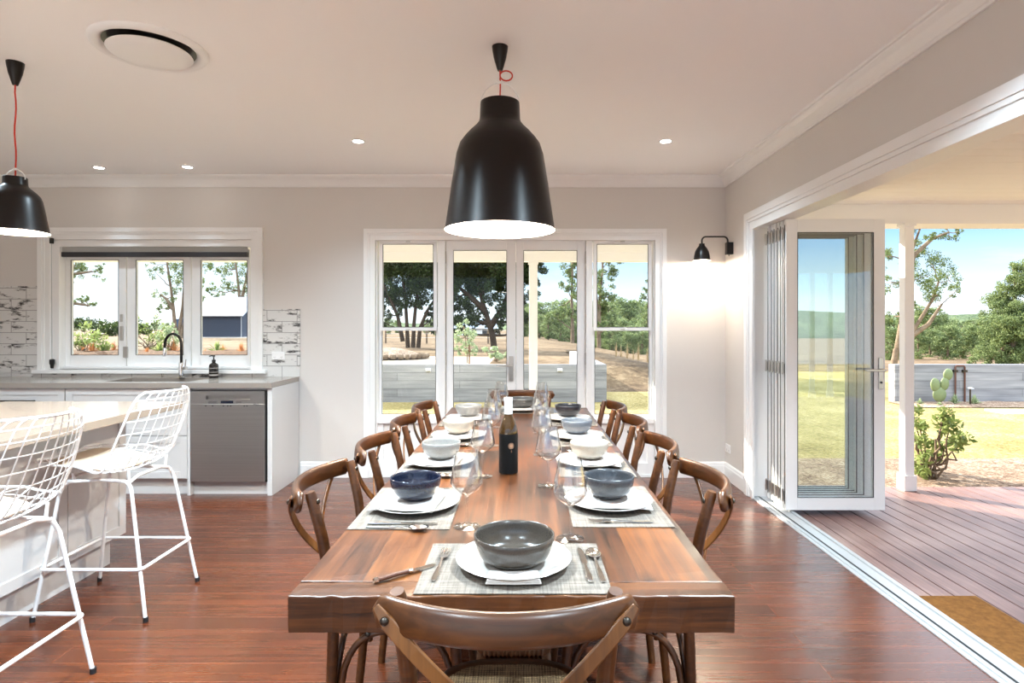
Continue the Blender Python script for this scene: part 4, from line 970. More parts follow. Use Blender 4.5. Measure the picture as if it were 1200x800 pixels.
def on_label(poly_r, zc, ang0, m, name, n=36, rr=.0392):
    g = MB(); r0, r1 = poly_r; vs = []; 
    for i in range(n):
        a = 2*pi*i/n
        for r in (r0, r1):
            s = r*cos(a); z = zc + r*sin(a); th = ang0 + s/rr; vs.append((rr*sin(th), -rr*cos(th), z))
    fs = [(2*i, 2*i+1, (2*i+3) % (2*n), (2*i+2) % (2*n)) for i in range(n)]
    g.add(vs, fs); return obj(name, g, m, lb)
gold = mat('copper_foil', srgb(196,150,116), .35, metal=.5)
on_label((.0105,.0118), .116, .32, gold, 'emblem'); on_label((.0,.0078), .116, .32, gold, 'emblem'); on_label((.0086,.0094), .116, .32, mat('grey_foil', srgb(150,140,136), .4), 'emblem')
g = MB(); a0 = .33; 
for k in range(3): z = .098-k*.003; g.add([(.0393*sin(a0-.02), -.0393*cos(a0-.02), z), (.0393*sin(a0+.05-.01*k), -.0393*cos(a0+.05-.01*k), z), (.0393*sin(a0+.05-.01*k), -.0393*cos(a0+.05-.01*k), z-.0015), (.0393*sin(a0-.02), -.0393*cos(a0-.02), z-.0015)], [(0,1,2,3)])
obj('emblem_tail', g, gold, lb)
# cheese knife by the near end
t = thing('cheese_knife', 'small knife with dark wooden handle lying loose on the table end', 'knife', (-.336,1.362,TT), -math.atan2(.099,.078)+.0)
g = MB(); g.strip([(0,0,.006),(0,.02,.007),(0,.05,.007),(0,.082,.006)], [.013,.015,.013,.012], .01, (1,0,0)); obj('handle', g, mat('dark_wood_handle', srgb(84,46,28), .45), t, bevel=.002)
g = MB(); g.strip([(0,-.008,.006),(0,.002,.006)], [.012,.015], .011, (1,0,0)); g.strip([(0,.08,.006),(0,.09,.0055)], [.013,.011], .0105, (1,0,0)); obj('ferrule', g, M['silver'], t)
g = MB(); g.prism([(-.006,.088),(.007,.088),(.011,.11),(.011,.14),(.003,.155),(-.006,.148)], .004, .0055, 'Z'); obj('blade', g, M['silver'], t)

# ------------------------------------------------------------------ wire bar stools
def shell_pt(u, v):
    """wire shell, local: stool faces -X; u across (Y), v from the front edge to the back's top"""
    prof = [(-.285,.715),(-.19,.690),(-.06,.668),(.06,.658),(.135,.672),(.185,.72),(.225,.8),(.262,.9),(.29,.985),(.305,1.045)]
    f = v*(len(prof)-1); i = min(int(f), len(prof)-2); q = f-i
    def cr(a, b, c, d, t): return .5*((2*b)+(-a+c)*t+(2*a-5*b+4*c-d)*t*t+(-a+3*b-3*c+d)*t**3)
    g = lambda j: prof[max(0, min(len(prof)-1, j))]
    x, z = (cr(g(i-1)[m], g(i)[m], g(i+1)[m], g(i+2)[m], q) for m in (0,1))
    K_ = [(0,.15),(.04,.195),(.15,.235),(.4,.268),(.7,.258),(.86,.24),(.94,.215),(.98,.185),(1,.15)]
    for (a, p), (c, d) in zip(K_, K_[1:]):
        if a <= v <= c: halfw = p+(d-p)*(v-a)/(c-a)
    seatness = max(0, 1-max(0, v-.25)/.35) if v > .25 else 1
    z2 = z + .055*u*u*seatness*min(1, v*3+.3); x2 = x - .08*u*u*(1-seatness)
    if v > .84: z2 -= .0
    return Vector((x2, halfw*u, z2))
def make_stool(label):
    t = thing('wire_bar_stool', label, 'bar stool', (0,0,0), group='white wire bar stools')
    g = MB(); nu, nv = 11, 15
    for i in range(1, nu): u = -1+2*i/nu; g.tube([shell_pt(u, j/40) for j in range(41)], .0024, 6)
    for j in range(1, nv): v = j/nv; g.tube([shell_pt(-1+2*i/20, v) for i in range(21)], .0024, 6)
    obj('wire_shell', g, M['white_metal'], t, smooth=60)
    rim = [shell_pt(-1, j/40) for j in range(41)] + [shell_pt(-1+2*i/14, 1) for i in range(1, 15)] + [shell_pt(1, 1-j/40) for j in range(1, 41)] + [shell_pt(1-2*i/14, 0) for i in range(1, 14)]
    g = MB(); g.tube(rim, .0055, 8, closed=True); obj('rim', g, M['white_metal'], t, smooth=60)
    # pad
    g = MB(); n = 40; rows = []
    for (s, dz) in ((0,.030),(.5,.031),(.85,.027),(.97,.018),(1,.010),(.97,.005),(.5,.004),(0,.004)):
        if s == 0: rows.append([len(g.v)]); g.v.append((-.07, 0, shell_pt(0,.24).z+dz)); continue
        r = []
        for i in range(n):
            a = 2*pi*i/n; c, d = cos(a), sin(a); sq = (abs(c)**4+abs(d)**4)**-.25*.92
            X, Yy = -.07+.185*s*c*sq, .195*s*d*sq
            vv = (X+.285)/(.42)*.46; zz = shell_pt(max(-1,min(1,Yy/.26)), max(.02,min(.5,vv))).z
            r.append(len(g.v)); g.v.append((X, Yy, zz+dz))
        rows.append(r)
    for a, b in zip(rows, rows[1:]):
        for i in range(n):
            j = (i+1) % n
            if len(a) == 1: g.f.append((a[0], b[i], b[j]))
            elif len(b) == 1: g.f.append((a[i], b[0], a[j]))
            else: g.f.append((a[i], b[i], b[j], a[j]))
    obj('seat_pad', g, M['tan_pad'], t, smooth=60)
    # legs: splayed, bent over into two top bars
    fx0, fx1, fy = -.255, .265, .215; tx0, tx1, ty = -.165, .165, .165; zt = .60
    def at(x, s, z): f = z/zt; X0 = fx0 if x < 0 else fx1; X1 = tx0 if x < 0 else tx1; return (X0+(X1-X0)*f, s*(fy+(ty-fy)*f), z)
    for s in (-1, 1):
        for x in (-1, 1):
            X = tx1*x; P = [at(x, s, .012), at(x, s, .3), at(x, s, .565), (X*.99, s*ty*.985, .59), (X*.93, s*ty*.96, .612), (X*.8, s*ty*.92, .626), (0, s*ty*.84, .633)]
            g = MB(); g.tube(P, .0085, 10); l = obj('leg', g, M['white_metal'], t, smooth=60)
            b = MB(); q = at(x, s, 0); b.cyl(q, .0115, 0, .022, 14); obj('foot_cap', b, M['rubber'], l, smooth=40)
    for x in (-.9, .9):
        P = [(tx1*x, -ty*.94, .622), (tx1*x*.98, -ty*.5, .64), (tx1*x*.98, ty*.5, .64), (tx1*x, ty*.94, .622)]
        g = MB(); g.tube(P, .0075, 10); obj('cross_bar', g, M['white_metal'], t, smooth=60)
    for x, y in ((-.12,-.15),(-.12,.15),(.14,-.15),(.14,.15)):
        zt_ = shell_pt(y/.26, .33 if x < 0 else .48).z - .002
        g = MB(); g.tube([(x, y*.93, .626), (x, y, zt_)], .0065, 8); obj('seat_post', g, M['white_metal'], t, smooth=60)
    zf = .235; c = [at(-1,-1,zf), at(1,-1,zf), at(1,1,zf), at(-1,1,zf)]; P = []
    ex = [( .012 if p[0] > 0 else -.012, .012 if p[1] > 0 else -.012) for p in c]
    for k in range(4):
        p = Vector(c[k]) + Vector((ex[k][0], ex[k][1], 0)); pr = Vector(c[k-1])+Vector((ex[k-1][0], ex[k-1][1], 0)); nx = Vector(c[(k+1) % 4])+Vector((ex[(k+1) % 4][0], ex[(k+1) % 4][1], 0))
        a = p + (pr-p).normalized()*.03; b = p + (nx-p).normalized()*.03
        for q in range(7): f = q/6; P.append(a*(1-f)**2 + p*2*f*(1-f) + b*f*f)
    g = MB(); g.tube(P, .008, 10, closed=True); obj('footrest', g, M['white_metal'], t, smooth=60)
    return t
s0 = make_stool('white wire bar stool at the island, closer to the sink counter'); s0.location = (-1.995, 2.92, 0)
dup(s0, (-1.945, 2.09, 0), 0, 'white wire bar stool at the island cut by the picture edge')
SUN_E, DOWN_W, SKY_E, SKYC, EXPO = 4.6, 148.0, .57, .7, 2.0
DOWN_C = (.7,.88,1)
# ------------------------------------------------------------------ verandah
DZ = -.03
g = MB(); x = RX+WT; rnd = random.Random(3)
while x < 6.4:
    g.box(x+.005, x+.1135, BY, 5.06, DZ-.022, DZ); x += .1185
g.box(RX+WT, 6.4, 5.06, 5.085, DZ-.16, DZ)
struct('deck_floor', g, M['deck'], label='weathered timber deck boards outside the wide opening', cat='deck')
g = MB(); y = BY
while y < 5.0:
    g.box(RX+WT, 6.4, y, y+.136, 2.392, 2.41); g.box(RX+WT, 6.4, y+.136, y+.14, 2.397, 2.41); y += .14
g.box(RX+WT, 6.6, BY, 5.35, 2.41, 2.5)
struct('verandah_ceiling', g, M['cream'], label='cream boarded verandah ceiling outside the wide opening', cat='ceiling')
g = MB(); g.box(RX+WT, 6.6, 5.0, 5.27, 2.228, 2.392); struct('verandah_beam', g, M['cream'], label='cream beam along the edge of the boarded verandah ceiling', cat='beam')
def post(label, x, y, zt, zb, w=.078, blk=.13):
    t = thing('verandah_post', label, 'post', (x, y, zb))
    g = MB(); g.box(-w/2, w/2, -w/2, w/2, blk, zt-zb); obj('shaft', g, M['cream'], t, bevel=.003)
    if blk:
        g = MB(); b = w/2+.014; g.box(-b, b, -b, b, 0, blk); obj('base_block', g, M['cream'], t, bevel=.004)
    g = MB(); b = w/2+.012; g.box(-b, b, -b, b, zt-zb-.03, zt-zb); obj('cap', g, M['cream'], t, bevel=.003)
post('cream square verandah post on the deck beside the folded glass doors', 3.265, 5.0, 2.228, DZ)
post('cream square verandah post at the house end of the outer deck edge', 5.6, -2.8, 2.4, DZ)
post('cream square verandah post at the outer corner of the deck', 5.95, -2.8, 2.4, DZ)
post('cream square post seen through the glazed door panes', .134, 7.15, 2.14, -.15, .1, .0)
g = MB(); g.box(-6.5, 2.0, WY+WT, 7.3, 2.4, 2.5); struct('far_verandah_ceiling', g, M['cream'])
g = MB(); g.box(-6.5, 2.0, 7.08, 7.22, 2.14, 2.4); g.box(-6.5, 2.0, 7.06, 7.08, 2.24, 2.4); struct('far_verandah_beam', g, M['cream'])
g = MB(); g.box(-6.5, 2.0, WY+WT, 7.25, -.15, -.02); struct('far_verandah_floor', g, mat('grey_paving', srgb(140,135,130), .8))
g = MB(); g.box(2.01, 2.31, 2.2, 3.0, DZ, DZ+.016); tag(obj('door_mat', g, M['coir'], bevel=.003), 'brown coir door mat on the deck just outside the wide opening', 'door mat')

# ------------------------------------------------------------------ land
def sstep(a, b, x):
    t = max(0, min(1, (x-a)/(b-a))); return t*t*(3-2*t)
def hR(y): return -.10 - .03*max(0, y-17) if y < 70 else -1.74 - .01*(y-70)
def hL(y): return .5 - .0028*(y-20)
def h(x, y):
    if y <= 20: return .5 if (x < 1.6 and y > 11.3) else hR(y)
    s = sstep(1.2, 9, x); return hL(y)*(1-s) + hR(y)*s + .08*noise.noise(Vector((x*.11, y*.11, 0)))*min(1, (y-20)/6)
def grid(xs, ys, f):
    g = MB(); W = len(xs); vs = [(x, y, f(x, y)) for y in ys for x in xs]
    return g.add(vs, [(j*W+i, j*W+i+1, (j+1)*W+i+1, (j+1)*W+i) for j in range(len(ys)-1) for i in range(W-1)])
rng = lambda a, b, n: [a+(b-a)*i/n for i in range(n+1)]
g = grid(rng(-24, 60, 60), rng(-14, 20, 60), lambda x, y: hR(y) - (.0 if y > 5.2 or x > 6.5 or x < -6 else .25)); struct('lawn', g, M['lawn'], smooth=180, label='sunny yellow green lawn beside the house', cat='lawn')
pl = lambda x, y: .5 + .02*noise.noise(Vector((x, y, 3)))
g = grid(rng(-60, -.75, 30), rng(11.42, 16.5, 8), pl); struct('drive_ground', g, M['gravel'], smooth=180, label='pale gravel drive behind the concrete garden wall', cat='gravel')
g = grid(rng(-.75, 1.56, 6), rng(11.42, 20, 10), pl); struct('upper_ground', g, M['paddock'], smooth=180, label='dry ground behind the concrete garden wall', cat='ground')
g = grid(rng(-60, -.75, 30), rng(16.5, 20, 6), pl); struct('verge_ground', g, M['paddock'], smooth=180, label='dry verge beyond the gravel drive', cat='ground')
g = grid(rng(1.45, 9, 30), rng(12.9, 20.2, 24), lambda x, y: hR(y) - .01 + (.65+(0 if y < 17 else .03*(y-17)))*(1-sstep(1.6, 6.5, x))*sstep(12.9, 16, y)); struct('bank_slope_ground', g, M['paddock'], smooth=180, label='dry sloping bank at the end of the concrete wall', cat='ground')
g = grid(rng(-220, 220, 110), rng(20, 230, 80), h); struct('field', g, M['paddock'], smooth=180, label='dry brown paddock stretching beyond the garden', cat='paddock')
g = MB(); W_ = 90; vs = []; rows = 5
for j in range(rows+1):
    for i in range(W_+1):
        x = -330+660*i/W_; f = j/rows; top = (2.2+2.6*noise.noise(Vector((x*.012, 1, 0)))+.8*noise.noise(Vector((x*.09, 4, 0)))) if x < 0 else (7+3*noise.noise(Vector((x*.015, 2, 0))))
        vs.append((x, 215+30*f, -8+(top+8)*f**.7))
g.add(vs, [(j*(W_+1)+i, j*(W_+1)+i+1, (j+1)*(W_+1)+i+1, (j+1)*(W_+1)+i) for j in range(rows) for i in range(W_)]); struct('hills', g, M['hill'], smooth=180)
g = MB(); g.box(-9, 1.98, -14, BY-.2, -.2, -.06); struct('bounce_terrace_floor', g, M['path'])  # unseen pale slab added to bounce light up to the room's ceiling
# concrete garden walls
g = MB(); g.box(-30, 1.62, 11.3, 11.45, -.25, .62); g.box(1.47, 1.62, 11.45, 12.9, -.25, .62)
tag(obj('garden_wall', g, M['concrete'], bevel=.006), 'board marked concrete retaining wall across the lawn seen through the glazed doors', 'retaining wall')
g = MB(); g.box(7.15, 16, 11.3, 11.5, -.25, .62); tag(obj('garden_wall', g, M['concrete'], bevel=.006), 'board marked concrete wall behind the cactus and garden bed', 'garden wall')
g = MB(); x = (672-VX)/(F/12.2); g.box(x-.075, x+.075, 12.1, 12.25, .5, .83); tag(obj('garden_post', g, M['cream'], bevel=.005), 'short white post standing behind the concrete retaining wall', 'post')
for px, lb in ((502, 'small white light on the retaining wall seen through the kitchen end sidelight'), (656, 'small white light on the retaining wall face seen through the door with the post')):
    X = (px-VX)/(F/11.3); t = thing('wall_light', lb, 'wall light', (X, 11.3, .52)); g = MB(); g.box(-.05,.05,-.03,0,-.03,.03); obj('body', g, M['white_metal'], t, bevel=.004); g = MB(); g.box(-.04,.04,-.034,-.03,-.024,-.004); obj('lens', g, M['alu'], t)
def bed(name, label, x0, x1, y0, y1, m, z0=.0, n=(40,14), amp=.03):
    g = grid(rng(x0, x1, n[0]), rng(y0, y1, n[1]), lambda x, y: hR(y)+.012+z0+amp*max(0, noise.noise(Vector((x*2.3, y*2.3, 5)))+.4)*min(1, 6*min(x-x0, x1-x, y-y0, y1-y)))
    return struct(name, g, m, smooth=180, label=label, cat='garden bed')
bed('mulch_bed_ground', 'bark mulch bed along the deck edge under the leafy shrub', 2.4, 12, 5.1, 6.45, M['mulch'])
bed('cactus_bed_ground', 'bark mulch bed at the foot of the concrete wall', 7.0, 10.3, 10.5, 11.3, M['mulch'])

bed('bank_ground', 'mulched bank below the kitchen window view', -24, -6.5, 16.2, 19.9, M['soil'], .66, (60,14), .1)
for i, (x0, x1, y0, y1) in enumerate(((8.0, 10.2, 9.75, 10.2), (10.35, 13.5, 9.85, 10.35))):
    g = MB(); g.box(x0, x1, y0, y1, -.11, -.075); tag(obj('stepping_stone', g, M['path'], bevel=.008), ['pale paving slab in the lawn in front of the cactus','pale paving slab in the lawn further from the deck post'][i], 'paving slab')
# ------------------------------------------------------------------ planting
def leaves_mesh(cl, size, name, m, parent, seed=0, aspect=.45, droop=.35, dens=None):
    """cl: list of (x,y,z,rx,ry,rz,n); scattered folded leaves round each centre"""
    import numpy as np
    r = np.random.default_rng(seed); V = []
    for x, y, z, rx, ry, rz, n in cl:
        d = r.normal(size=(n,3)); d /= np.linalg.norm(d, axis=1)[:,None]; rad = r.random(n)**.45
        c = np.array([x,y,z]) + d*rad[:,None]*np.array([rx,ry,rz])
        a = r.normal(size=(n,3)); a[:,2] -= droop; a /= np.linalg.norm(a, axis=1)[:,None]
        b = np.cross(a, r.normal(size=(n,3))); b /= np.linalg.norm(b, axis=1)[:,None]
        s = size*(.65+.7*r.random(n))[:,None]
        V.append(np.stack([c-a*s*.5, c+b*s*aspect*.5, c+a*s*.5, c-b*s*aspect*.5], axis=1))
    V = np.concatenate(V); n = len(V); me = bpy.data.meshes.new(name)
    me.vertices.add(n*4); me.vertices.foreach_set('co', V.reshape(-1)); me.loops.add(n*4); me.loops.foreach_set('vertex_index', np.arange(n*4)); me.polygons.add(n); me.polygons.foreach_set('loop_start', np.arange(n)*4)
    me.update(calc_edges=True); me.validate(); me.materials.append(m)
    o = bpy.data.objects.new(name, me); COL.objects.link(o); o.parent = parent; return o
def PX(px, py, d): return Vector(((px-VX)*d/F, d, CAMZ-(py-VY)*d/F))
def branch(g, p0, p1, r0, r1, rnd, n=7, w=.12):
    p0, p1 = Vector(p0), Vector(p1); ln = (p1-p0).length; P = []
    for i in range(n+1):
        f = i/n; q = p0.lerp(p1, f); q.z += ln*.10*sin(pi*f)*-.6
        if 0 < i < n: q += Vector([rnd.uniform(-1,1) for _ in range(3)])*ln*w*.25
        P.append(q)
    g.tube(P, [r0+(r1-r0)*i/n for i in range(n+1)], 7); return P
def px_tree(name, label, base, d, trunks, clumps, leaf, bark, leafsize, dens, seed, tr=.16, droop=.35, cat='tree', yr=1.0):
    """base: (px, py) of the foot; trunks: lists of (px, py) upward; clumps: (px, py, radius in px, depth offset)"""
    k = F/d; rnd = random.Random(seed); O = PX(base[0], base[1], d); O.z = h(O.x, O.y)+.02; t = thing(name, label, cat, O)
    g = MB(); tips = []
    for T in trunks:
        P = [PX(a, b, d)-O for a, b in T]; n = len(P)
        if abs(T[0][1]-base[1]) < 3: P[0].z = 0
        g.tube(P, [tr*(1-.72*i/(n-1)) for i in range(n)], 9); tips += [(p, tr*(1-.72*i/(n-1))) for i, p in enumerate(P) if i]
    cl = []
    for c in clumps:
        px, py, r, dd = c[:4]; q = PX(px, py, d+dd)-O; R = r/k; near = min(tips, key=lambda a: (a[0]-q).length + max(0, a[0].z-q.z)*1.5)
        branch(g, near[0], q, max(.012, near[1]*.5), .012, rnd)
        for _ in range(2): branch(g, q, q+Vector([rnd.uniform(-.7,.7)*R for _ in range(3)]), .012, .005, rnd, 4)
        m = max(8, int(r*r/42)); leafsize_ = leafsize*.68
        for _ in range(m):
            o = Vector([rnd.gauss(0,.48) for _ in range(3)])*R; s = R*rnd.uniform(.24,.5)
            cl.append((q.x+o.x, q.y+o.y*yr, q.z+o.z, s, s, s*.9, int(dens*1.7*(s*k)**2/9)+16))
    obj('trunk', g, bark, t, smooth=60); leaves_mesh(cl, leafsize_, 'foliage', leaf, t, seed, droop=droop); return t
R_ = random.Random(11)
# two big dark trees behind the retaining wall
px_tree('big_tree', 'large dark spreading tree with forked trunk behind the door with the lever handle', (579,412), 22, [[(579,413),(577,392),(573,378),(566,356),(560,330),(556,300),(552,250)],[(575,382),(590,360),(600,330),(606,290)],[(569,364),(548,345),(530,330)],[(563,345),(575,320),(585,290)]],
  [(545,318,30,.5),(565,300,30,-.5),(590,310,28,0),(548,350,20,.3),(535,330,18,-.3),(600,345,20,.4),(580,345,20,-.4),(618,325,18,0),(612,300,24,.5),(540,290,26,0),(575,270,34,0),(530,300,20,.6),(600,375,14,0),(622,350,11,.3),(550,372,14,-.2),(535,362,12,.2),(605,270,30,.4),(552,255,30,-.6),(528,345,16,.3),(540,378,11,0),(565,372,10,.3),(590,368,14,-.3),(612,372,10,0),(570,335,18,.6),(596,328,18,-.5),(552,335,16,.5),(525,320,18,0),(583,385,8,.5),(608,388,9,.3),(535,388,8,.2),(560,318,22,.4),(628,310,14,.2),(620,372,9,-.2)], M['leaf_dark'], M['bark_dark'], .15, 17, 21, .13, droop=.1)
px_tree('big_tree', 'large dark many trunked tree behind the sidelight at the kitchen end', (480,412), 23, [[(478,413),(477,385),(475,350),(470,310),(466,270)],[(484,413),(485,380),(488,350),(495,320),(505,285)],[(490,413),(492,385),(500,365),(513,345),(522,330)],[(472,400),(466,370),(455,345),(448,330)]],
  [(465,320,26,.3),(490,312,26,-.3),(478,340,18,0),(455,345,14,.3),(505,335,18,0),(500,300,24,.4),(470,295,28,0),(520,320,16,0),(515,350,9,0),(448,315,16,0),(452,365,8,.2),(505,372,8,.4),(485,270,34,0),(440,335,14,.3),(460,352,12,.2),(472,360,10,-.2),(495,352,14,.3),(513,365,9,0),(450,378,7,0),(458,335,16,.5),(485,330,18,.4),(500,322,18,-.3),(512,318,16,.3),(446,350,10,.2),(520,345,10,0),(508,385,6,.2)], M['leaf_dark'], M['bark_dark'], .15, 17, 22, .09, droop=.1)
# gums beyond the lawn
px_tree('gum_tree', 'tall slender gum tree behind the door next to the white post', (671,412), 36, [[(671,414),(671,385),(670,350),(671,310),(672,270)]], [(668,318,13,0),(675,305,12,.4),(664,335,9,0),(674,345,11,-.4),(670,365,9,0),(660,358,11,.5),(678,325,10,0),(670,290,14,0),(652,372,9,.5)], M['leaf_gum'], M['bark'], .2, 12, 23, .13)
px_tree('gum_tree', 'tall gum tree filling the sidelight at the verandah end', (702,412), 34, [[(702,416),(702,390),(703,350),(706,315),(708,270)],[(702,400),(701,370),(699,340)]], [(703,325,13,0),(716,318,12,.4),(710,340,15,-.4),(718,345,9,0),(702,356,11,.3),(712,305,14,0),(709,362,11,.3),(700,375,9,0),(715,378,9,.3),(705,290,14,0)], M['leaf_gum'], M['bark'], .2, 12, 24, .13)
px_tree('gum_tree', 'narrow gum tree at the outer edge of the verandah end sidelight', (764,414), 38, [[(764,416),(763,380),(763,340),(764,310)]], [(762,335,9,0),(757,348,7,.3),(764,360,9,0),(759,374,9,0),(768,345,10,.3),(765,320,8,0)], M['leaf_gum'], M['bark'], .2, 12, 25, .12)
# trees by the kitchen window
px_tree('gum_tree', 'airy gum tree beside the blue water tank', (209,396), 46, [[(207,397),(205,380),(203,360),(200,335),(196,310),(192,285)],[(210,397),(211,380),(214,360),(216,330),(215,300)],[(212,396),(218,370),(222,345)],[(203,362),(195,350),(188,345)]], [(195,318,12,0),(210,310,12,.4),(182,318,8,0),(215,330,9,0),(188,345,8,.3),(205,345,8,0),(196,358,5,0),(220,318,10,0),(226,345,6,.3),(176,308,7,0),(200,295,14,0),(186,362,4,0),(232,330,8,0),(235,350,5,0),(221,298,12,0),(238,310,9,.5)], M['leaf_gum'], M['bark'], .22, 8, 26, .16)
px_tree('gum_tree', 'leafy gum tree rising behind the dark shed', (279,390), 62, [[(280,392),(281,365),(280,340),(277,315),(274,290)],[(281,360),(288,330),(292,305)]], [(262,318,10,0),(275,310,12,.5),(258,335,9,0),(270,338,9,0),(288,322,12,0),(286,342,10,.5),(296,310,11,0),(250,312,7,0),(253,347,5,0),(279,298,14,0),(244,340,4,0)], M['leaf_gum'], M['bark'], .3, 9, 27, .2)
px_tree('gum_tree', 'tree reaching into the first sink window pane from beside the house', (58,398), 24, [[(58,400),(57,360),(60,320),(62,280)],[(59,352),(80,354),(104,358)],[(60,330),(80,322),(108,318)]], [(88,312,12,0),(97,316,9,.2),(114,318,8,0),(120,314,5,0),(93,352,5,0),(106,356,6,.2),(90,306,10,0),(100,352,4,0),(70,310,14,0),(84,320,8,0),(60,300,18,0),(82,358,3,0)], M['leaf_gum'], M['bark'], .11, 9, 28, .12)
# trees beyond the verandah
px_tree('gum_tree', 'spreading gum tree behind the verandah post and concrete wall', (1046,440), 20, [[(1046,440),(1050,410),(1062,400),(1076,378),(1092,352),(1100,330)],[(1052,408),(1058,370),(1062,330),(1068,295),(1078,268)],[(1064,396),(1088,380),(1104,356)],[(1062,330),(1070,300),(1092,280),(1112,272)]],
  [(1094,312,20,0),(1112,328,16,.3),(1080,325,16,-.3),(1120,340,10,0),(1098,345,14,0),(1075,300,12,.3),(1070,285,9,0),(1090,278,8,0),(1112,276,9,0),(1122,272,6,0),(1066,268,10,0),(1045,330,14,0),(1048,370,10,.3),(1068,352,10,0),(1072,258,16,0),(1105,262,10,0),(1040,300,14,0)], M['leaf_gum'], M['bark'], .1, 12, 29, .11)
px_tree('bushy_tree', 'broad conical green tree at the outer edge behind the concrete wall', (1186,440), 21, [[(1186,440),(1187,400),(1188,370),(1189,345)]],
  [(1185,405,26,0),(1160,408,18,.3),(1210,405,24,.4),(1188,378,24,-.4),(1168,385,16,0),(1206,375,22,0),(1190,352,22,.3),(1174,360,13,0),(1194,332,18,0),(1182,338,12,.2),(1198,315,14,0),(1188,316,9,0),(1150,420,12,0),(1178,425,18,-.3),(1204,340,18,0),(1172,395,18,.2),(1196,390,22,.4),(1180,372,18,-.3),(1200,420,24,0),(1186,345,14,.3),(1194,365,20,-.2),(1160,422,14,0),(1190,325,11,0)], M['leaf_for'], M['bark'], .1, 26, 30, .1, droop=.5)
# forest trees: three crowns built once, then copied
def forest_proto(i):
    t = thing('forest_tree', 'bushy green tree in the woodland beyond the paddock', 'tree', (0,0,0), group='woodland trees beyond the paddock'); rnd = random.Random(50+i)
    g = MB(); g.tube([(0,0,-.5),(.1,0,2.2),(-.1,.1,4.8),(0,0,7)], [.22,.18,.12,.05], 7); cl = []
    for k in range(44):
        z = rnd.uniform(.3, 8.6); w = (2.5-i*.35)*sqrt(max(.05, 1-((z-4.6-i*.3)/4.6)**2)); a = rnd.uniform(0, 6.28); r = w*sqrt(rnd.random()); s = rnd.uniform(.6,1.05)
        q = (r*cos(a), r*sin(a), z); cl.append((*q, s, s, s*.85, 110))
        if k % 3 == 0: branch(g, (0,0,max(1,z-1.4)), q, .07, .02, rnd, 4)
    obj('trunk', g, M['bark'], t, smooth=60); leaves_mesh(cl, .34, 'foliage', M['leaf_for'], t, 50+i, droop=.4); return t
FP = [forest_proto(i) for i in range(3)]; first = [True]*3
def forest(px, d, top, rnd, sink=0):
    i = rnd.randrange(3); X = (px-VX)*d/F; z0 = h(X, d)-.15-sink; H = max(2.2, CAMZ-(top-VY)*d/F - z0); s = H/9.1
    w = s*rnd.uniform(1.15,1.6)
    if first[i]: o = FP[i]; first[i] = False
    else: o = dup(FP[i])
    o.location = (X, d, z0); o.rotation_euler[2] = rnd.uniform(0,6.28); o.scale = (w, w, s)
rnd = random.Random(5)
for row, (d0, top, n) in enumerate(((50,390,11),(62,376,11),(78,365,12),(96,357,13))):
    for k in range(n): forest(606+168*(k+rnd.random()*.8)/n, d0*rnd.uniform(.93,1.08), top+rnd.uniform(-6,7)-(6 if row == 3 and k > 4 else 0), rnd)
for row, (d0, top, n) in enumerate(((36,396,9),(46,384,11),(62,371,12))):
    for k in range(n): forest(1030+190*(k+rnd.random()*.8)/n, d0*rnd.uniform(.93,1.08), top+rnd.uniform(-5,6)-(12 if k == n*0+3 and row == 2 else 0), rnd)
for px, d, top in ((512,60,380),(524,64,376),(532,70,377),(541,78,380),(455,75,384),(466,90,380),(500,80,381),(516,95,374),(98,120,379),(112,130,380),(121,118,378),(130,124,377),(135,122,378),(88,135,381),(163,140,379),(182,150,380),(196,145,379)): forest(px, d, top, rnd)
# shrub by the deck post
SB = PX(1086, 566, 5.62); SB.z = -.08
t = thing('leafy_shrub', 'low leafy shrub with bare twisting stems beside the deck edge', 'shrub', SB); g = MB(); rnd = random.Random(8); cl = []; k = F/5.62
for px, py in ((1072,540),(1066,520),(1080,505),(1094,500),(1098,490),(1106,512),(1118,524),(1130,520),(1126,530),(1100,530),(1088,525),(1078,555),(1068,556),(1092,555),(1110,545),(1102,548),(1086,492),(1070,505),(1112,502)):
    dd = rnd.uniform(-.22,.22); q = Vector(((px-1086)/k, dd, (566-py)/k)); 
    branch(g, (rnd.uniform(-.06,.06), rnd.uniform(-.05,.05), 0), q, .014, .005, rnd, 7, .35); cl.append((q.x, q.y, q.z, .085, .085, .07, 46))
obj('stem', g, M['bark'], t, smooth=60); leaves_mesh(cl, .062, 'foliage', M['leaf_bush'], t, 8, aspect=.5, droop=0)
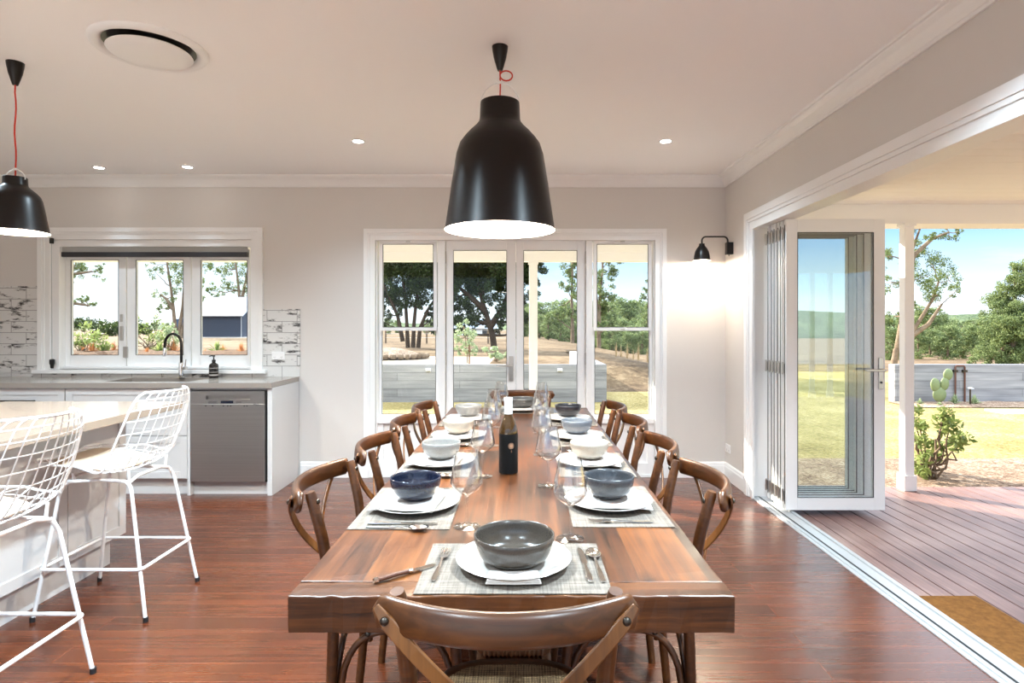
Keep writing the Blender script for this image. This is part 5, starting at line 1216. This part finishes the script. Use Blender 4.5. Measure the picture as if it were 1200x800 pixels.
# prickly pear
CB = PX(1100, 468, 10.9); CB.z = -.08; t = thing('prickly_pear_cactus', 'prickly pear cactus of round pads against the concrete wall', 'cactus', CB); k = F/10.9
for px, py, rx, rz, tilt in ((1101,457,7.2,8,0),(1096,446,5,7.5,-.1),(1107,444.5,4.6,7,.12),(1111,433.5,5,6.2,.15)):
    g = MB(); n = 20; 
    for s in range(1): g.lathe([(0,-1)]+[(sin(a), -cos(a)) for a in [pi*i/12 for i in range(1,12)]]+[(0,1)], n)
    g.xf(Matrix.Translation(((px-1100)/k, 0, (468-py)/k)) @ Matrix.Rotation(tilt, 4, 'Y') @ Matrix.Diagonal((rx*1.12/k, .04, rz*1.12/k, 1))); obj('pad', g, M['cactus'], t, smooth=180)
def rosette(name, label, P, r, hgt, n, m, seed, cat='plant', wid=.3, group=None):
    rnd = random.Random(seed); t = thing(name, label, cat, P, group=group); g = MB()
    for i in range(n):
        a = rnd.uniform(0, 6.28); el = rnd.uniform(.25, 1.0); L_ = rnd.uniform(.75,1.1); rr = r*(1.15-el)*L_; hh = hgt*el*L_; w = r*wid*.5
        pts = [Vector((0,0,0)), Vector((cos(a)*rr*.5, sin(a)*rr*.5, hh*.65)), Vector((cos(a)*rr, sin(a)*rr, hh))]; sd = Vector((-sin(a), cos(a), 0))
        vs = [pts[0]-sd*w*.4, pts[0]+sd*w*.4, pts[1]-sd*w*.5+Vector((0,0,w*.3)), pts[1]+sd*w*.5+Vector((0,0,w*.3)), pts[1]-Vector((0,0,w*.15)), pts[2], pts[0]-Vector((0,0,.002))]
        g.add(vs, [(0,6,4,2),(6,1,3,4),(2,4,5),(4,3,5)])
    obj('leaves', g, m, t); return t
for px, py, d, r, hh, lb in ((1078,469,10.85,.11,.12,'small pale succulent between the deck post and cactus'),(1119,467,10.9,.15,.2,'pale leafy succulent beside the cactus under the pipe frame'),(1142,469,10.85,.17,.19,'pale leafy succulent beside the small garden light'),(1101,469,10.7,.09,.07,'tiny succulent at the foot of the cactus')):
    P_ = PX(px, py, d); P_.z = -.08; rosette('succulent', lb, P_, r, hh, 60, M['leaf_pale'], int(px), 'succulent', .3)
# garden light and pipe frame
P_ = PX(1137, 471, 10.7); P_.z = -.08; t = thing('garden_light', 'small mushroom capped garden light on a stake', 'garden light', P_)
g = MB(); g.cyl((0,0), .014, 0, .3, 10); obj('stake', g, M['bronze'], t, smooth=40); g = MB(); g.lathe([(0,.29),(.015,.29),(.06,.3),(.058,.312),(.02,.33),(0,.332)], 20); obj('cap', g, M['nickel'], t, smooth=50)
a, b = PX(1120.5, 429, 11.25), PX(1131.5, 429, 11.25); g = MB(); g.tube([(a.x,11.27,-.15),(a.x,11.27,.58),(a.x+.02,11.27,.6),(b.x-.02,11.27,.6),(b.x,11.27,.58),(b.x,11.27,-.15)], .016, 8)
t = thing('pipe_frame', 'rusty bent pipe frame standing against the concrete wall', 'pipe', (0,0,0)); obj('pipe', g, M['steel_rust'], t, smooth=50); g = MB()
for q in (a, b): g.box(q.x-.04, q.x+.04, 11.25, 11.3, .48, .52)
obj('bracket', g, M['bronze'], t)
# kitchen side planting
rnd = random.Random(17)
def at_d(px, d, dz=0): X = (px-VX)*d/F; return Vector((X, d, (.53 if d < 20 else h(X, d))+dz))
for i, (px, d, lb) in enumerate(((121,18,'spiky green agave in the first sink window pane'),(187,18,'spiky green agave in the middle sink window pane'),(254,18,'spiky green agave in front of the dark shed'))): rosette('agave', lb, at_d(px, d), .42, .42, 36, M['leaf_bush'] if i != 2 else M['leaf_bush'], 70+i, 'agave', .2)
for i, (px, d, s) in enumerate(((108,17.5,.34),(133,18.5,.3),(96,18.8,.24),(204,18.6,.34),(172,17.3,.2),(262,18.8,.22),(283,17.8,.3),(240,17.4,.14))): rosette('grass_tuft', ['orange','coppery'][i % 2]+' grass tuft '+['under the leafy shrub in the first pane','by the window latch in the first pane','at the outer edge of the first pane','below the water tank in the middle pane','low in the middle pane corner','behind the agave by the shed','at the last corner of the shed pane','low at the start of the shed pane'][i], at_d(px, d), .3*s/.3, 1.3*s, 70, M['leaf_orange'], 90+i, 'grass tuft', .1)
def bush(label, P_, w, hh, leaf, n, size, seed, name='bush', droop=0):
    t = thing(name, label, 'bush', P_); rnd = random.Random(seed); g = MB(); cl = []
    for i in range(n):
        q = Vector((rnd.uniform(-w,w), rnd.uniform(-w,w)*.6, hh*rnd.uniform(.3,1)*(1-.3*abs(i % 3-1)))); branch(g, (rnd.uniform(-.1,.1)*w,0,0), q, .02*hh, .005, rnd, 5, .3); cl.append((q.x,q.y,q.z,.24*w,.24*w,.2*hh,60))
    obj('stem', g, M['bark'], t, smooth=60); leaves_mesh(cl, size, 'foliage', leaf, t, seed, droop=droop)
bush('light green leafy bush at the edge of the first sink window pane', at_d(94, 17.6), .75, .85, M['leaf_bush'], 14, .1, 31)
bush('pale leafy bush behind the agave in the middle sink window pane', at_d(176, 22), .7, 1.2, M['leaf_bush'], 14, .1, 32)
bush('dark hedge like bush on the paddock in the first sink window pane', at_d(122, 60), 4.2, 1.7, M['leaf_dark'], 34, .35, 33)
bush('tall wispy bush below the water tank', at_d(198, 18.6), .3, 1.0, M['leaf_pale'], 10, .08, 34)
for i, (px, d, s) in enumerate(((722,17.6,.55),(735,18.2,.6),(748,17.8,.6),(759,18.4,.55),(742,17.2,.4),(728,18.9,.5))): P_ = at_d(px, d); P_.z = hR(d)+.64*(1-sstep(1.6,6.5,P_.x)); t = rosette('dry_grass_tuft', 'dry straw coloured grass tuft in the mulched bed beyond the lawn', P_, .3*s, 1.0*s, 50, M['leaf_straw'], 120+i, 'grass tuft', .06, 'dry grass tufts beyond the lawn')
# sapling with stake, low shrub, earth bank with edging
px_tree('sapling', 'young olive green sapling tied to a stake behind the retaining wall', (548,427), 13.2, [[(548,427),(547,410),(545,395),(543,382)]], [(545,385,9,0),(540,396,9,.1),(551,398,9,-.1),(546,408,9,0),(556,412,7,0),(538,410,6,.1)], M['leaf_pale'], M['bark'], .09, 5, 41, .014)
g = MB(); q = PX(550, 427, 13.1); g.cyl((q.x, 13.1), .016, .5, .95, 8); tag(obj('garden_stake', g, M['strap']), 'orange timber stake supporting the young sapling', 'stake')
bush('low silvery shrub behind the retaining wall by the door handle', Vector((PX(580,427,14).x, 14, .53)), .42, .32, M['leaf_pale'], 10, .08, 42)
t = thing('raised_earth_bed', 'mounded garden bed with stone edging on the gravel drive', 'garden bed', (0,0,0)); g = MB(); q = PX(452, 424, 15.2); n = 40; rows = 6; vs = [(q.x, 15.6, .78)]
for r in range(1, rows+1):
    for i in range(n): a = 2*pi*i/n; f = r/rows; vs.append((q.x+.95*f*cos(a), 15.6+.75*f*sin(a), .54+.26*(1-f*f)+.03*noise.noise(Vector((cos(a)*3*f, sin(a)*3*f, 1)))))
g.add(vs, [(0,1+i,1+(i+1) % n) for i in range(n)] + [(1+(r-1)*n+i, 1+r*n+i, 1+r*n+(i+1) % n, 1+(r-1)*n+(i+1) % n) for r in range(1, rows) for i in range(n)]); obj('earth', g, M['mulch'], t, smooth=180)
g = MB(); rnd = random.Random(4)
for i in range(34): a = 2*pi*i/34; s0_ = len(g.v); g.lathe([(0,-.5),(.8,-.42),(1,0),(.8,.42),(0,.5)], 7); g.xf(Matrix.Translation((q.x+1.0*cos(a), 15.6+.8*sin(a), .58)) @ Matrix.Rotation(rnd.uniform(0,6), 4, 'Z') @ Matrix.Diagonal((rnd.uniform(.07,.11), rnd.uniform(.06,.09), .13, 1)), s0_)
obj('stone_edging', g, M['bark'], t)
# shed, tank, far house
D_ = 50; q0 = PX(236, 395, D_); kS = F/D_; zb = q0.z; x0 = (230-VX)/kS; x1 = (284-VX)/kS; x2 = (296-VX)/kS
t = thing('shed', 'dark metal shed with pale gabled roof standing on the paddock', 'shed', (x0, D_, zb)); wd = x1-x0; dp = 6.0; ez = (395-368.5)/kS; rz = (395-349.5)/kS
g = MB(); g.box(0, wd, 0, dp, .0, ez); g.prism([(0,ez),(dp,ez),(dp/2,rz*1.06)], .02, wd-.02, 'X')
for i in range(60): g.box(wd*i/60, wd*i/60+.02, -.012, 0, 0, ez)
obj('wall', g, M['shed_wall'], t)
g = MB(); e = .18
for s in (0, 1):
    y0 = -e if s == 0 else dp+e; zz = ez-e*(rz*1.08-ez)/(dp/2)
    g.add([(-.1,y0,zz),(wd+.15,y0,zz),(wd+.15,dp/2,rz*1.08+.0),(-.1,dp/2,rz*1.08),(-.1,y0,zz-.06),(wd+.15,y0,zz-.06),(wd+.15,dp/2,rz*1.08-.06),(-.1,dp/2,rz*1.08-.06)], [(0,1,2,3),(4,7,6,5),(0,4,5,1),(1,5,6,2),(3,2,6,7),(0,3,7,4)])
obj('roof', g, M['roof_metal'], t)
g = MB(); g.box(-.2, wd+.8, -.4, dp, -.25, .02); obj('slab', g, M['path'], t)
g = MB(); g.tube([(wd-.06,-.06,0),(wd-.06,-.06,ez-.05)], .04, 8); g.tube([(-.1,-e-.03,ez-.12),(wd+.15,-e-.03,ez-.12)], .05, 8); obj('gutter', g, M['alu'], t)
q = PX(211, 393, 47); t = thing('water_tank', 'blue round water tank beside the airy gum tree', 'water tank', (q.x, 47, q.z-.1)); g = MB(); hh = 1.42; r_ = .37
g.lathe([(0,0)]+[(r_+(.012 if i % 2 else 0), hh*i/24) for i in range(25)]+[(0,hh+.05)], 28); obj('shell', g, M['tank'], t, smooth=40); g = MB(); g.lathe([(0,hh+.1),(.1,hh+.1),(.1,hh+.02)], 16); obj('lid', g, M['tank'], t)
q = PX(556, 402, 60); t = thing('farmhouse', 'low white roofed house beyond the big tree', 'house', (q.x, 60, h(q.x,60))); g = MB(); g.box(-2.2, 2.2, 0, 3.5, 0, .75); obj('wall', g, M['cream'], t)
g = MB(); g.add([(-2.5,-.3,.72),(2.5,-.3,.72),(1.6,1.75,1.75),(-1.2,1.75,1.75),(-2.5,3.8,.72),(2.5,3.8,.72)], [(0,1,2,3),(1,5,2),(5,4,3,2),(4,0,3),(0,4,5,1)]); obj('roof', g, M['roof_metal'], t)
g = MB(); 
for x in (-1.4,-.3,.8): g.box(x, x+.5, -.02, 0, .2, .6)
obj('window', g, M['dark_grey'], t)
# simple post and wire fence across the paddock
for i in range(7):
    px = 452+i*24; X = (px-VX)*30/F
    t = thing('fence_post', 'weathered post of the wire fence across the paddock', 'fence post', (X, 30, h(X,30)), group='paddock fence posts'); g = MB(); g.cyl((0,0), .05, -.2, .75, 8); obj('post', g, M['bark'], t)
g = MB()
for z in (.3,.5,.68): g.tube([((452-VX)*30/F, 29.95, h(-6,30)+z), ((596-VX)*30/F, 29.95, h(-.7,30)+z)], .006, 5)
tag(obj('fence_wire', g, M['nickel']), 'thin wires of the fence across the paddock', 'fence wire')

# ------------------------------------------------------------------ light
def lamp(name, kind, loc, power, col=(1,1,1), **k):
    l = bpy.data.lights.new(name, kind); l.energy = power; l.color = col
    for a, v in k.items(): setattr(l, a, v)
    o = bpy.data.objects.new(name, l); COL.objects.link(o); o.location = loc; return o
EL = radians(24.2); az = Vector((-.757, .653, 0))
S = az*cos(EL) + Vector((0,0,sin(EL)))
sun = lamp('sun', 'SUN', (0,0,20), SUN_E, (1,.9,.76), angle=radians(.6)); sun.rotation_euler = (-S).to_track_quat('-Z','Y').to_euler()
for x, y in [(a[0], a[1]) for a in DL] + [(-1.19,1.8),(1.04,1.8),(-1.5,3.1),(-3.4,3.1),(-3.6,1.0),(-1.19,-.6),(1.04,-.6)]:  # the spots after those of DL are added fill with no fitting
    o = lamp('downlight_and_fill_beam', 'SPOT', (x, y, HC-.02), DOWN_W*(.1 if y > 4.9 else .22 if y > 4 else .5 if x < -3 or y > 3 else 1), DOWN_C, spot_size=radians(70 if y > 4.9 else 134), spot_blend=1.0, shadow_soft_size=.035)
if True:
    for X, Y, zb, rb in LAMPS: lamp('pendant_bulb', 'POINT', (X, Y, zb-rb-.03), 28 if rb > .04 else 12, (1,.88,.72), shadow_soft_size=.03)
    lamp('wall_lamp_bulb', 'POINT', (RX+AX+.01, WLY, WLZ-.105), 4.5, (1,.82,.62), shadow_soft_size=.015)
wld = bpy.data.worlds.new('sky'); SC.world = wld; wld.use_nodes = True; nt = wld.node_tree; bg = nt.nodes['Background']
gm_ = N(nt, 'ShaderNodeNewGeometry'); sx_ = N(nt, 'ShaderNodeSeparateXYZ'); neg = N(nt, 'ShaderNodeVectorMath', operation='SCALE'); neg.inputs['Scale'].default_value = -1.0
L(nt, gm_.outputs['Incoming'], neg.inputs[0]); L(nt, neg.outputs[0], sx_.inputs[0])
sky = ramp(nt, [(0,(.66,.69,.71,1)),(.045,(.52,.63,.7,1)),(.15,(.17,.36,.62,1)),(.30,(.8,1.05,1.35,1)),(.5,(1.75,1.9,2.1,1))], sx_.outputs['Z'])  # upper stops, out of view, raised past a natural sky to brighten the room
sd = N(nt, 'ShaderNodeVectorMath', operation='DOT_PRODUCT'); L(nt, neg.outputs[0], sd.inputs[0]); sd.inputs[1].default_value = tuple(S)
s3 = N(nt, 'ShaderNodeMapRange'); L(nt, sd.outputs['Value'], s3.inputs['Value']); s3.inputs['From Min'].default_value = .78; s3.inputs['From Max'].default_value = 1.0
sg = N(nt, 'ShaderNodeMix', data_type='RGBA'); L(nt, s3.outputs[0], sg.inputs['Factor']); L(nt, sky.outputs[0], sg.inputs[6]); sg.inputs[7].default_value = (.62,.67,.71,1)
tc = N(nt, 'ShaderNodeTexCoord'); mp = N(nt, 'ShaderNodeMapping'); mp.inputs['Scale'].default_value = (1.6,1.6,9); L(nt, tc.outputs['Generated'], mp.inputs['Vector'])
nz = N(nt, 'ShaderNodeTexNoise', Scale=1.7, Detail=7.0, Roughness=.6); L(nt, mp.outputs[0], nz.inputs['Vector'])
cr = ramp(nt, [(.5, (0,0,0,1)), (.75, (.55,.55,.55,1))], nz.outputs['Fac'])
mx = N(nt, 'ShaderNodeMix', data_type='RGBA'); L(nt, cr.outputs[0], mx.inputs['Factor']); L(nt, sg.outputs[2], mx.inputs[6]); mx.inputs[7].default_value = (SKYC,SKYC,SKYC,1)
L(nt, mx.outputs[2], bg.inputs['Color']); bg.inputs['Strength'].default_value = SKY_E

# ------------------------------------------------------------------ camera and view
cam = bpy.data.cameras.new('camera'); co = bpy.data.objects.new('camera', cam); COL.objects.link(co); SC.camera = co
cam.sensor_fit = 'HORIZONTAL'; cam.sensor_width = 36; cam.lens = F/1200*36; co.location = (0,0,CAMZ); co.rotation_euler = (pi/2,0,0)
cam.shift_x = -(VX-600)/1200; cam.shift_y = -(400-VY)/1200; cam.clip_start = .02; cam.clip_end = 2000
vs_ = SC.view_settings; SC.display_settings.display_device = 'sRGB'; vs_.view_transform = 'Standard'; vs_.look = 'None'; vs_.exposure = EXPO; vs_.gamma = 1; vs_.use_curve_mapping = False
cy_ = SC.cycles; cy_.use_denoising = True; cy_.max_bounces = 16; cy_.diffuse_bounces = 6; cy_.glossy_bounces = 5; cy_.transmission_bounces = 16; cy_.transparent_max_bounces = 40; cy_.sample_clamp_indirect = 8; cy_.caustics_reflective = False; cy_.caustics_refractive = False
